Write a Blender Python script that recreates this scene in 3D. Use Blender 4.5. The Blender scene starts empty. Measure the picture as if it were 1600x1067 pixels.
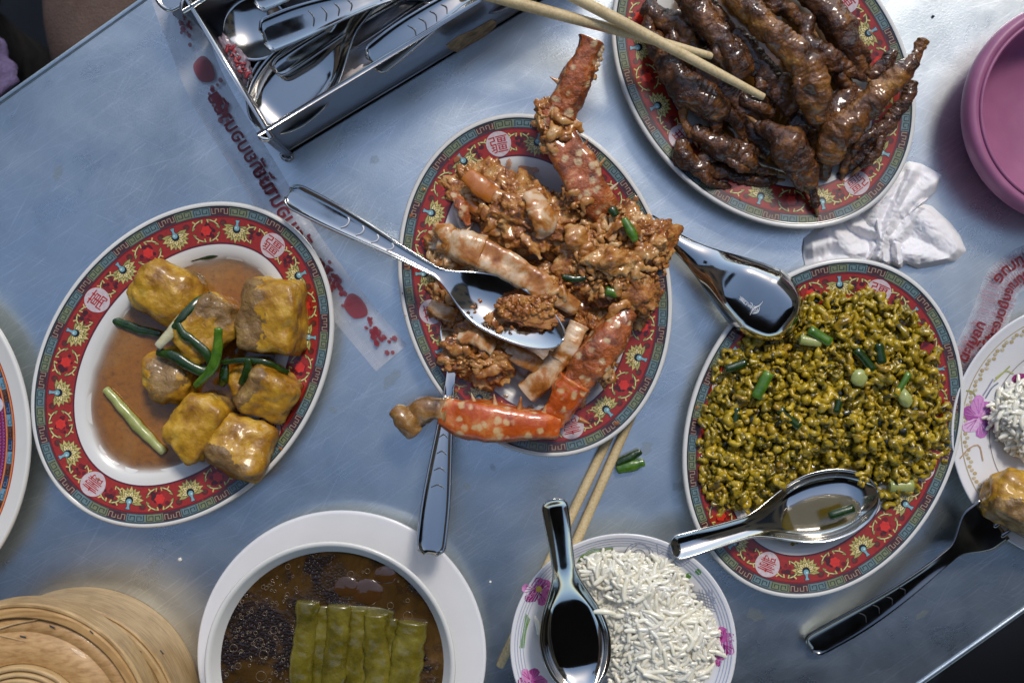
import bpy, math, random
import numpy as np
from mathutils import Vector, Matrix, noise as mn

random.seed(7); rng = np.random.default_rng(7)
S = bpy.context.scene
COL = S.collection
PI = math.pi
HC = 0.8                      # camera height above the table top (m)

# ------------------------------------------------------------------ camera, world, sun, exposure
cam_d = bpy.data.cameras.new('camera'); cam = bpy.data.objects.new('camera', cam_d); COL.objects.link(cam)
cam.location = (0, 0, HC); cam_d.lens = 36; cam_d.sensor_width = 36
cam_d.clip_start = 0.02; cam_d.clip_end = 500
cam_d.dof.use_dof = True; cam_d.dof.focus_distance = HC - 0.02; cam_d.dof.aperture_fstop = 5.0
S.camera = cam
SUN_EL, SUN_AZ = math.radians(50), math.radians(22)      # azimuth clockwise from +y (image top)
w = bpy.data.worlds.new('World'); S.world = w; w.use_nodes = True
nt = w.node_tree; nt.nodes.clear()
sky = nt.nodes.new('ShaderNodeTexSky'); sky.sky_type = 'NISHITA'; sky.sun_disc = False
sky.sun_elevation = SUN_EL; sky.sun_rotation = SUN_AZ; sky.air_density = 1.15; sky.dust_density = 1.0; sky.ozone_density = 1.0
bg = nt.nodes.new('ShaderNodeBackground'); bg.inputs[1].default_value = 0.13
wo = nt.nodes.new('ShaderNodeOutputWorld')
nt.links.new(sky.outputs[0], bg.inputs[0]); nt.links.new(bg.outputs[0], wo.inputs[0])
sd = bpy.data.lights.new('sun', 'SUN'); sun = bpy.data.objects.new('sun', sd); COL.objects.link(sun)
sd.energy = 1.5; sd.angle = math.radians(12); sd.color = (1.0, 0.93, 0.84)
dv = Vector((math.sin(SUN_AZ)*math.cos(SUN_EL), math.cos(SUN_AZ)*math.cos(SUN_EL), math.sin(SUN_EL)))
sun.rotation_euler = dv.to_track_quat('Z', 'Y').to_euler(); sun.location = (0, 0, 5)
S.view_settings.view_transform = 'Standard'; S.view_settings.look = 'None'
S.view_settings.exposure = 0.42; S.view_settings.gamma = 1.0

# ------------------------------------------------------------------ helpers
def P(px, py, z=0.0):
    k = (HC - z)/1600.0
    return np.array([(px-800)*k, -(py-533.5)*k, z])
def px(n, z=0.0): return n*(HC-z)/1600.0
def lin(c):
    o = []
    for v in c[:3]:
        v = v/255.0
        o.append(v/12.92 if v <= 0.04045 else ((v+0.055)/1.055)**2.4)
    return tuple(o)
def C(r, g, b): return (*lin((r, g, b)), 1.0)

def thing(name, label, cat, loc=(0, 0, 0), group=None):
    o = bpy.data.objects.new(name, None); COL.objects.link(o)
    o.empty_display_size = 0.01
    o.location = tuple(float(a) for a in loc)
    o['label'] = label; o['category'] = cat
    if group: o['group'] = group
    return o
def tag(o, label, cat, group=None):
    o['label'] = label; o['category'] = cat
    if group: o['group'] = group
    return o
def world_of(p):
    v = Vector((0, 0, 0))
    while p is not None:
        v = v + p.location; p = p.parent
    return np.array(v)

class MB:
    def __init__(s): s.v = []; s.f = []; s.c = []; s.m = []; s.n = 0
    def add(s, verts, faces, col=None, mi=0):
        verts = np.asarray(verts, float); o = s.n
        s.v.append(verts); s.n += len(verts)
        s.f.extend([tuple(int(i)+o for i in f) for f in faces])
        s.m.extend([mi]*len(faces))
        if col is not None:
            col = np.asarray(col, float)
            if col.ndim == 1: col = np.tile(col[:4], (len(verts), 1))
            s.c.append(col)
        return s
    def build(s, name, mat, parent=None, smooth=True, kind=None, origin=None, label=None):
        v = np.concatenate(s.v)
        if origin is None:
            if parent is not None: origin = world_of(parent)
            else:
                origin = v.mean(0); origin = np.array([origin[0], origin[1], v[:, 2].min()])
        origin = np.array(origin, float)
        me = bpy.data.meshes.new(name)
        me.from_pydata((v-origin).tolist(), [], s.f)
        if s.c:
            a = me.color_attributes.new('Col', 'FLOAT_COLOR', 'POINT')
            a.data.foreach_set('color', np.concatenate(s.c).astype(np.float32).ravel())
        mats = mat if isinstance(mat, (list, tuple)) else [mat]
        for m in mats: me.materials.append(m)
        if len(mats) > 1: me.polygons.foreach_set('material_index', s.m)
        if smooth: me.polygons.foreach_set('use_smooth', [True]*len(me.polygons))
        me.update()
        o = bpy.data.objects.new(name, me); COL.objects.link(o)
        if parent is not None: o.parent = parent; o.location = (0, 0, 0)
        else: o.location = tuple(origin)
        if parent is not None:
            o.location = tuple(origin - world_of(parent))
        if kind: o['kind'] = kind
        if label: o['label'] = label
        return o

def nz(p, s, seed=0.0, oc=3):
    q = Vector((p[0]*s+seed, p[1]*s-seed*0.7, p[2]*s+seed*1.3))
    return mn.fractal(q, 1.0, 2.0, oc, noise_basis='PERLIN_ORIGINAL')
def grid_faces(nu, nv, wrap_v=False, wrap_u=False, flip=False):
    f = []
    for i in range(nu if wrap_u else nu-1):
        for j in range(nv if wrap_v else nv-1):
            a = i*nv+j; b = i*nv+(j+1) % nv; c = ((i+1) % nu)*nv+(j+1) % nv; d = ((i+1) % nu)*nv+j
            f.append((a, b, c, d) if flip else (a, d, c, b))
    return f
def catmull(pts, n):
    pts = np.asarray(pts, float)
    if len(pts) == 2:
        t = np.linspace(0, 1, n)[:, None]; return pts[0]*(1-t)+pts[1]*t
    P0 = np.vstack([2*pts[0]-pts[1], pts, 2*pts[-1]-pts[-2]])
    seg = len(pts)-1; out = []
    L = np.concatenate([[0], np.cumsum(np.linalg.norm(np.diff(pts[:, :3], axis=0), axis=1))]); T = np.linspace(0, L[-1], n)
    for t in T:
        k = min(seg-1, max(0, np.searchsorted(L, t, side='right')-1)); u = (t-L[k])/max(1e-9, L[k+1]-L[k])
        a, b, c, d = P0[k], P0[k+1], P0[k+2], P0[k+3]
        out.append(0.5*((2*b)+(-a+c)*u+(2*a-5*b+4*c-d)*u*u+(-a+3*b-3*c+d)*u**3))
    return np.array(out)
def tube(pts, rad, n=16, m=None, flat=1.0, capf=1.0, amp=0, ns=300, seed=0, oc=3, ridge=0, rfreq=0, up=(0, 0, 1), shapefn=None):
    """closed tapering limb; pts (k,3) world, rad list (k) in metres; flat squashes along 'up'"""
    pts = np.asarray(pts, float); rad = np.asarray(rad, float)
    L = np.linalg.norm(np.diff(pts, axis=0), axis=1).sum()
    if m is None: m = max(6, int(L/max(rad.mean()*0.45, 1e-4)))
    q = catmull(np.column_stack([pts, rad]), m)
    c = q[:, :3]; r = np.maximum(q[:, 3], 1e-5)
    d = np.gradient(c, axis=0); d /= np.linalg.norm(d, axis=1)[:, None]+1e-12
    s = np.concatenate([[0], np.cumsum(np.linalg.norm(np.diff(c, axis=0), axis=1))])
    # rounded ends
    rings = [(0, c[0]-d[0]*r[0]*capf*x, r[0]*y, d[0], 0) for x, y in ((0.97, 0.22), (0.8, 0.6), (0.45, 0.89))]
    rings += [(1, c[i], r[i], d[i], s[i]) for i in range(m)]
    rings += [(2, c[-1]+d[-1]*r[-1]*capf*x, r[-1]*y, d[-1], s[-1]) for x, y in ((0.45, 0.89), (0.8, 0.6), (0.97, 0.22))]
    V = []; up = np.array(up, float)
    for (_, cc, rr, dd, ss) in rings:
        sd_ = np.cross(dd, up); ln = np.linalg.norm(sd_)
        sd_ = sd_/ln if ln > 1e-4 else np.array([1, 0, 0]); u2 = np.cross(sd_, dd)
        for j in range(n):
            a = 2*PI*j/n
            nrm = sd_*math.cos(a)+u2*math.sin(a)*flat
            k = 1.0
            if shapefn: k = shapefn(ss/L, a)
            p = cc+nrm*rr*k
            if amp:
                p = p+nrm*amp*nz(p, ns, seed, oc)
            if ridge:
                p = p+nrm*ridge*(abs(math.sin(ss*rfreq+4.5*nz(p, 70, seed, 2)+0.8*math.sin(a)))-0.5)*(0.4+1.6*abs(nz(p, 60, seed+9, 1)))
            V.append(p)
    V.append(c[0]-d[0]*r[0]*capf); V.append(c[-1]+d[-1]*r[-1]*capf)
    R = len(rings); F = grid_faces(R, n, wrap_v=True, flip=True)
    a0 = R*n; a1 = a0+1
    for j in range(n):
        F.append((a0, (j+1) % n, j)); F.append((a1, (R-1)*n+j, (R-1)*n+(j+1) % n))
    return np.array(V), F
_ico = {}
def ico(sub):
    if sub not in _ico:
        import bmesh
        bm = bmesh.new(); bmesh.ops.create_icosphere(bm, subdivisions=sub, radius=1.0)
        _ico[sub] = (np.array([v.co[:] for v in bm.verts]), [tuple(v.index for v in f.verts) for f in bm.faces]); bm.free()
    return _ico[sub]
def rotz(a): c, s = math.cos(a), math.sin(a); return np.array([[c, -s, 0], [s, c, 0], [0, 0, 1]])
def rotm(ax, ay, az): return np.array(Matrix.Rotation(az, 3, 'Z') @ Matrix.Rotation(ay, 3, 'Y') @ Matrix.Rotation(ax, 3, 'X'))
def blob(c, size, az=0, amp=0.3, ns=2.0, seed=0, sub=4, oc=4, tilt=(0, 0), pw=None, fine=0, fs=9):
    v, f = ico(sub); v = v.copy()
    if pw:                                            # squarer blobs
        v = v/((np.abs(v)**pw).sum(1)**(1/pw))[:, None]
    out = np.empty_like(v)
    for i, p in enumerate(v):
        k = 1+amp*nz(p, ns, seed, oc)
        if fine: k += fine*(abs(nz(p, fs, seed+3, 2))-0.3)
        out[i] = p*k
    out = out*np.asarray(size)
    out = out @ rotm(tilt[0], tilt[1], az).T + np.asarray(c)
    return out, f
def lathe(prof, c, n=96, sx=1.0):
    """prof list of (r,z)"""
    V = []
    for r, z in prof:
        for j in range(n):
            a = 2*PI*j/n; V.append((c[0]+r*math.cos(a)*sx, c[1]+r*math.sin(a), c[2]+z))
    F = grid_faces(len(prof), n, wrap_v=True, flip=True)
    return np.array(V), F

# ------------------------------------------------------------------ materials
MATS = {}
def newmat(name):
    m = bpy.data.materials.new(name); m.use_nodes = True
    b = m.node_tree.nodes['Principled BSDF']; return m, m.node_tree, b
def setb(b, **k):
    for a, v in k.items():
        b.inputs[a.replace('_', ' ')].default_value = v
def coords(t, scale=1.0, kind='Object'):
    tc = t.nodes.new('ShaderNodeTexCoord'); mp = t.nodes.new('ShaderNodeMapping')
    mp.inputs['Scale'].default_value = (scale,)*3 if not isinstance(scale, tuple) else scale
    t.links.new(tc.outputs[kind], mp.inputs[0]); return mp
def noise(t, vec, scale, detail=4, rough=0.55, dist=0):
    n = t.nodes.new('ShaderNodeTexNoise'); n.inputs['Scale'].default_value = scale; n.inputs['Detail'].default_value = detail
    n.inputs['Roughness'].default_value = rough; n.inputs['Distortion'].default_value = dist
    t.links.new(vec.outputs[0], n.inputs['Vector']); return n
def ramp(t, fac, stops):
    r = t.nodes.new('ShaderNodeValToRGB'); e = r.color_ramp.elements
    while len(e) < len(stops): e.new(0.5)
    for k, (p, c) in zip(e, stops): k.position = p; k.color = c
    t.links.new(fac, r.inputs[0]); return r
def mixc(t, fac, a, b, mode='MIX'):
    m = t.nodes.new('ShaderNodeMix'); m.data_type = 'RGBA'; m.blend_type = mode
    for s, v in ((0, fac), (6, a), (7, b)):
        if hasattr(v, 'is_linked') or hasattr(v, 'links'): t.links.new(v, m.inputs[s])
        else: m.inputs[s].default_value = v
    return m.outputs[2]
def bump(t, b, h, strength=0.3, dist=0.0005, prev=None):
    n = t.nodes.new('ShaderNodeBump'); n.inputs['Strength'].default_value = strength; n.inputs['Distance'].default_value = dist
    t.links.new(h, n.inputs['Height'])
    if prev is not None: t.links.new(prev, n.inputs['Normal'])
    t.links.new(n.outputs[0], b.inputs['Normal']); return n.outputs[0]
def plain(name, col, rough=0.4, metal=0, coat=0, **k):
    m, t, b = newmat(name); setb(b, Base_Color=col, Roughness=rough, Metallic=metal, Coat_Weight=coat, **k); return m
def food(name, stops, scale=150, rough=0.3, coat=0.6, bs=0.5, bscale=600, bdist=0.0006, detail=6, dist=0.4, sss=0.0, spots=None, spec=0.5, sscol=None):
    m, t, b = newmat(name); mp = coords(t)
    n = noise(t, mp, scale, detail, 0.6, dist)
    r = ramp(t, n.outputs[0], stops); out = r.outputs[0]
    if spots:
        vo = t.nodes.new('ShaderNodeTexVoronoi'); vo.inputs['Scale'].default_value = spots[0]; vo.inputs['Randomness'].default_value = 0.9
        dn = noise(t, mp, spots[0]*1.3, 2); ad = t.nodes.new('ShaderNodeVectorMath'); ad.operation = 'MULTIPLY_ADD'
        t.links.new(dn.outputs[1], ad.inputs[0]); ad.inputs[1].default_value = (0.006,)*3; t.links.new(mp.outputs[0], ad.inputs[2])
        t.links.new(ad.outputs[0], vo.inputs['Vector'])
        sr = ramp(t, vo.outputs['Distance'], [(spots[1]-0.05, (1, 1, 1, 1)), (spots[1]+0.14, (0, 0, 0, 1))])
        out = mixc(t, sr.outputs[0], out, spots[2])
    t.links.new(out, b.inputs['Base Color'])
    n2 = noise(t, mp, bscale, 5, 0.6, 0.3); pv = bump(t, b, n2.outputs[0], bs, bdist)
    rr = ramp(t, noise(t, mp, scale*1.7, 3).outputs[0], [(0.3, (rough*0.6,)*3+(1,)), (0.75, (min(1, rough*1.7),)*3+(1,))])
    t.links.new(rr.outputs[0], b.inputs['Roughness'])
    setb(b, Coat_Weight=coat, Coat_Roughness=0.12, Subsurface_Weight=sss, Subsurface_Scale=0.004, Specular_IOR_Level=spec)
    if sscol: b.inputs['Subsurface Radius'].default_value = sscol
    return m

def make_steel_table():
    m, t, b = newmat('brushed_steel_table'); mp = coords(t)
    setb(b, Metallic=1.0, Roughness=0.38)
    n1 = noise(t, mp, 7, 6, 0.65, 0.6)
    base = ramp(t, n1.outputs[0], [(0.3, (0.46, 0.51, 0.52, 1)), (0.5, (0.57, 0.62, 0.63, 1)), (0.72, (0.66, 0.71, 0.71, 1))])
    # fine brushed grain and random short scratches in three directions
    last = None; hs = []
    for k, (ang, sx, sy, sc, lo, hi) in enumerate(((35, 1, 40, 22, 0.56, 0.66), (62, 1, 46, 16, 0.60, 0.68), (-25, 1, 44, 20, 0.60, 0.69), (50, 1, 9, 260, 0.45, 0.8), (15, 1, 60, 9, 0.63, 0.68))):
        mp1 = t.nodes.new('ShaderNodeMapping'); mp1.inputs['Rotation'].default_value = (0, 0, math.radians(-ang)); mp2 = t.nodes.new('ShaderNodeMapping'); mp2.inputs['Scale'].default_value = (sx, sy, 1)
        tc = t.nodes.new('ShaderNodeTexCoord'); t.links.new(tc.outputs['Object'], mp1.inputs[0]); t.links.new(mp1.outputs[0], mp2.inputs[0])
        nn = noise(t, mp2, sc, 4, 0.6, 0.5); r = ramp(t, nn.outputs[0], [(lo, (0, 0, 0, 1)), (hi, (1, 1, 1, 1))]); hs.append(r)
    col = base.outputs[0]
    for k, r in enumerate(hs): col = mixc(t, r.outputs[0], col, mixc(t, 0.10 if k == 3 else 0.34, col, (0.92, 0.93, 0.95, 1)))
    t.links.new(col, b.inputs['Base Color'])
    rr = ramp(t, noise(t, mp, 16, 7, 0.7, 0.4).outputs[0], [(0.3, (0.25,)*3+(1,)), (0.7, (0.36,)*3+(1,))])
    t.links.new(rr.outputs[0], b.inputs['Roughness'])
    n3 = noise(t, mp, 700, 4, 0.6); p_ = bump(t, b, n3.outputs[0], 0.25, 0.0003); p_ = bump(t, b, hs[3].outputs[0], 0.12, 0.0002, p_); bump(t, b, noise(t, mp, 12, 2).outputs[0], 0.35, 0.002, p_)
    return m
M = MATS
M['table'] = make_steel_table()
def make_steel(name, base, rough, smear=0.08):
    m, t, b = newmat(name); mp = coords(t); setb(b, Base_Color=(*base, 1), Metallic=1.0, Roughness=rough)
    n1 = noise(t, mp, 90, 5, 0.6, 0.4); rr = ramp(t, n1.outputs[0], [(0.35, (rough,)*3+(1,)), (0.75, (rough+smear,)*3+(1,))]); t.links.new(rr.outputs[0], b.inputs['Roughness'])
    n2 = noise(t, mp, 45, 3); bump(t, b, n2.outputs[0], 0.08, 0.0008)
    return m
M['steel'] = make_steel('polished_steel', (0.60, 0.58, 0.54), 0.08)
M['steel_dark_reflect'] = make_steel('dark_reflection_steel', (0.26, 0.25, 0.24), 0.16)  # darkened copy of the steel; the fork's dark reflections put into its colour
M['steel_dark'] = make_steel('caddy_steel', (0.44, 0.44, 0.46), 0.30, 0.12)
M['engrave'] = plain('engraving', C(70, 72, 76), 0.5, 0.6)
M['engrave_light'] = plain('light_engraving', C(215, 218, 225), 0.45, 0.3)
def make_melamine(name, col):
    m, t, b = newmat(name); mp = coords(t); n = noise(t, mp, 25, 4)
    r = ramp(t, n.outputs[0], [(0.3, C(*[int(v*0.97) for v in col])), (0.7, C(*col))]); t.links.new(r.outputs[0], b.inputs['Base Color'])
    setb(b, Roughness=0.22, Coat_Weight=0.25, Coat_Roughness=0.1)
    n2 = noise(t, mp, 60, 3); bump(t, b, n2.outputs[0], 0.05, 0.0005); return m
M['melamine'] = make_melamine('white_melamine', (222, 221, 216))
M['melamine_cool'] = make_melamine('cool_white_melamine', (226, 226, 228))
def make_print():
    m, t, b = newmat('printed_glaze'); a = t.nodes.new('ShaderNodeAttribute'); a.attribute_name = 'Col'
    mp = coords(t); n = noise(t, mp, 500, 3); r = ramp(t, n.outputs[0], [(0.3, (0.82,)*3+(1,)), (0.7, (1.08, 1.08, 1.08, 1))])
    t.links.new(mixc(t, 1.0, a.outputs[0], r.outputs[0], 'MULTIPLY'), b.inputs['Base Color'])
    setb(b, Roughness=0.25, Coat_Weight=0.25, Coat_Roughness=0.1); return m
M['print'] = make_print()

# ------------------------------------------------------------------ table, ground
# table band: edges 0.708x+y=150 and 0.713x+y=2100 in photo pixels
def build_table():
    a = math.atan2(0.7105, 1.0)      # edge direction up to the right in the world
    d = np.array([math.cos(a), math.sin(a)]); nrm = np.array([-d[1], d[0]])
    p0 = P(106, 75)[:2]; p1 = P(1525, 1013.5)[:2]
    w0 = float(np.dot(p0, nrm)); w1 = float(np.dot(p1, nrm))
    root = thing('steel_table', 'long brushed stainless steel table top crossing the picture diagonally under all the dishes', 'table', (0, 0, -0.75))
    L0, L1 = -1.1, 1.15
    def rect(la, lb, wa, wb, z0, z1, rnd=0.004):
        pts = []
        prof = [(0, z0), (0, z1-rnd)]+[(rnd-rnd*math.cos(k*PI/8), z1-rnd+rnd*math.sin(k*PI/8)) for k in range(1, 5)]
        return prof
    # top: rounded-edge slab
    m = MB(); prof = rect(0, 0, 0, 0, -0.035, 0.0)
    loops = []
    for inset, z in prof:
        for (l, ww) in ((L0+inset, w1+inset), (L1-inset, w1+inset), (L1-inset, w0-inset), (L0+inset, w0-inset)):
            q = d*l+nrm*ww; loops.append((q[0], q[1], z))
    F = grid_faces(len(prof), 4, wrap_v=True, flip=True); k = (len(prof)-1)*4
    F.append((k, k+1, k+2, k+3)); F.append((3, 2, 1, 0))
    m.add(loops, F); m.build('table_top', M['table'], root, smooth=False)
    # raised welded edge strip seen as a pale line along both edges
    for ww in (w0-0.0035, w1+0.0035):
        q0 = d*L0+nrm*ww; q1 = d*L1+nrm*ww
        mm = MB().add(*tube([(q0[0], q0[1], 0.0002), (q1[0], q1[1], 0.0002)], [0.0022, 0.0022], n=10, m=3, flat=0.6)); mm.build('edge_bead', M['table'], root)
    for l in (L0+0.06, L1-0.06):
        for ww in (w1+0.06, w0-0.06):
            q = d*l+nrm*ww
            m = MB().add(*tube([(q[0], q[1], -0.75), (q[0], q[1], -0.036)], [0.019, 0.019], n=16, m=3)); m.build('leg', M['steel_dark'], root)
    return root, d, nrm, w0, w1
TABLE, TD, TN, TW0, TW1 = build_table()
def build_ground():
    m, t, b = newmat('dark_pavement'); mp = coords(t); n = noise(t, mp, 6, 8, 0.65)
    r = ramp(t, n.outputs[0], [(0.3, (0.012, 0.011, 0.011, 1)), (0.7, (0.035, 0.033, 0.032, 1))]); t.links.new(r.outputs[0], b.inputs['Base Color']); setb(b, Roughness=0.7)
    bump(t, b, noise(t, mp, 90, 5).outputs[0], 0.4, 0.004)
    v = [(-60, -60, -0.75), (60, -60, -0.75), (60, 60, -0.75), (-60, 60, -0.75)]
    o = MB().add(v, [(0, 1, 2, 3)]).build('ground', m, smooth=False); o['kind'] = 'structure'
build_ground()

# ------------------------------------------------------------------ oval printed plates
def ellipse_param(a, b, n=1440):
    t = np.linspace(0, 2*PI, n+1)
    E = np.column_stack([a*np.cos(t), b*np.sin(t)]); N = np.column_stack([b*np.cos(t), a*np.sin(t)]); N /= np.linalg.norm(N, axis=1)[:, None]
    return t, E, N
PLATE_PROF = [(0.0, 0.0205), (0.0006, 0.0219), (0.0017, 0.0226), (0.0031, 0.0224), (0.0042, 0.0217), (0.0335, 0.0182), (0.037, 0.0176), (0.0405, 0.0160), (0.044, 0.0133), (0.0475, 0.0102), (0.051, 0.0078), (0.0545, 0.0064), (0.058, 0.0058)]
def prof_z(d, PR=PLATE_PROF):
    xs = [p[0] for p in PR]; ys = [p[1] for p in PR]
    return np.interp(d, xs, ys)
class Oval:
    def __init__(s, cx, cy, a_px, b_px, th, z0=0.0, ZR=0.022):
        s.c = P(cx, cy, ZR)[:2]; s.a = px(a_px, ZR); s.b = px(b_px, ZR); s.th = math.radians(th); s.z0 = z0
        s.R = rotz(s.th)[:2, :2]
        s.t, s.E, s.N = ellipse_param(s.a, s.b)
        mid = s.E - s.N*0.0215
        L = np.concatenate([[0], np.cumsum(np.linalg.norm(np.diff(mid, axis=0), axis=1))]); s.L = L; s.per = L[-1]
    def rim(s, arc, d, lift=0.0):
        """arc: metres along the mid band ccw from the medallion end; d: metres in from the lip"""
        arc = np.mod(np.asarray(arc, float), s.per); tt = np.interp(arc, s.L, s.t)
        E = np.column_stack([s.a*np.cos(tt), s.b*np.sin(tt)]); N = np.column_stack([s.b*np.cos(tt), s.a*np.sin(tt)]); N /= np.linalg.norm(N, axis=1)[:, None]
        q = (E - N*np.asarray(d)[:, None]) @ s.R.T + s.c
        return np.column_stack([q, prof_z(d)+s.z0+lift])
    def ring(s, d, z, n=180, wob=None):
        tt = np.linspace(0, 2*PI, n, endpoint=False)
        E = np.column_stack([s.a*np.cos(tt), s.b*np.sin(tt)]); N = np.column_stack([s.b*np.cos(tt), s.a*np.sin(tt)]); N /= np.linalg.norm(N, axis=1)[:, None]
        dd = np.full(n, d) if wob is None else d+wob
        q = (E-N*dd[:, None]) @ s.R.T+s.c
        return np.column_stack([q, np.full(n, z+s.z0)])
    def depth_in(s, x, y):
        """approximate distance inwards from lip (metres)"""
        q = (np.array([x, y])-s.c) @ s.R
        k = math.hypot(q[0]/s.a, q[1]/s.b)
        return (1-k)*0.5*(s.a+s.b)*1.0

def plate_body(ov, root, mat):
    rings = []; n = 240
    for d, z in PLATE_PROF: rings.append(ov.ring(d, z, n))
    last = rings[-1]; c = np.array([*ov.c, 0])
    for k in (0.8, 0.5, 0.2):
        r = last.copy(); r[:, :2] = c[:2]+(last[:, :2]-c[:2])*k; r[:, 2] = last[:, 2]-0.0004*(1-k); rings.append(r)
    top = len(rings)
    # underside
    und = [(0.0004, 0.0192), (0.003, 0.0190), (0.033, 0.0150), (0.040, 0.0115), (0.047, 0.0045), (0.050, 0.0012), (0.053, 0.0002), (0.056, 0.0012), (0.060, 0.0026)]
    V = []
    allr = [ov.ring(d, z, n) for d, z in reversed(und)]+rings
    V = np.concatenate(allr); R = len(allr); F = grid_faces(R, n, wrap_v=True, flip=True)
    V = np.vstack([V, [c[0], c[1], rings[-1][0, 2]], [c[0], c[1], 0.0026+ov.z0]])
    i1 = len(V)-2; i2 = i1+1
    for j in range(n):
        F.append((i1, (R-1)*n+j, (R-1)*n+(j+1) % n)); F.append((i2, (j+1) % n, j))
    F = [tuple(reversed(f)) for f in F]
    return MB().add(V, F).build('plate_body', mat, root)

def strip(ov, mb, d0, d1, col, lift, n=480, wave=None):
    s = np.linspace(0, ov.per, n, endpoint=False)
    a = ov.rim(s, np.full(n, d0), lift); b = ov.rim(s, np.full(n, d1), lift)
    V = np.concatenate([a, b]); F = [(j, (j+1) % n, n+(j+1) % n, n+j) for j in range(n)]
    mb.add(V, F, col)
def upfix(v, f):
    a, b, c = np.array(v[f[0]]), np.array(v[f[1]]), np.array(v[f[2]])
    return f if np.cross(b-a, c-a)[2] > 0 else tuple(reversed(f))
def poly(ov, mb, s0, d0, pts, col, lift):
    """pts in px (u to the left along the rim = ccw, v outward)"""
    pts = np.asarray(pts, float)*PXM
    V = ov.rim(s0-pts[:, 0], d0-pts[:, 1], lift); f = upfix(V, tuple(range(len(V))))
    mb.add(V, [f], col)
PXM = 0.0005*0.9725
def stroke(ov, mb, s0, d0, pts, wpx, col, lift):
    pts = np.asarray(pts, float); h = wpx/2
    dirs = np.diff(pts, axis=0); dirs /= np.linalg.norm(dirs, axis=1)[:, None]+1e-9
    for i in range(len(pts)-1):
        a, b = pts[i]-dirs[i]*h*0.6, pts[i+1]+dirs[i]*h*0.6; nn = np.array([-dirs[i][1], dirs[i][0]])*h
        poly(ov, mb, s0, d0, [a-nn, b-nn, b+nn, a+nn], col, lift)
def circle(r, n=20, c=(0, 0), sy=1.0): return [(c[0]+r*math.cos(2*PI*k/n), c[1]+r*sy*math.sin(2*PI*k/n)) for k in range(n)]
_txt = {}
def text_mesh(body, bold=0.0):
    key = (body, bold)
    if key not in _txt:
        cu = bpy.data.curves.new('txt', 'FONT'); cu.body = body; cu.align_x = 'CENTER'; cu.align_y = 'CENTER'; cu.resolution_u = 3; cu.offset = bold; cu.fill_mode = 'FRONT'
        o = bpy.data.objects.new('txt', cu); COL.objects.link(o)
        bpy.context.view_layer.update()
        me = o.evaluated_get(bpy.context.evaluated_depsgraph_get()).to_mesh()
        v = np.array([x.co[:2] for x in me.vertices]) if len(me.vertices) else np.zeros((0, 2)); f = [tuple(p.vertices) for p in me.polygons]
        o.to_mesh_clear() if False else None
        bpy.data.objects.remove(o); bpy.data.curves.remove(cu)
        if len(v):
            lo, hi = v.min(0), v.max(0); v = (v-(lo+hi)/2)/max(hi[1]-lo[1], 1e-6)
        _txt[key] = (v, f)
    return _txt[key]
def pr(c, k=1.0): return C(*[min(255, max(0, int(v*k))) for v in c])

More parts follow.
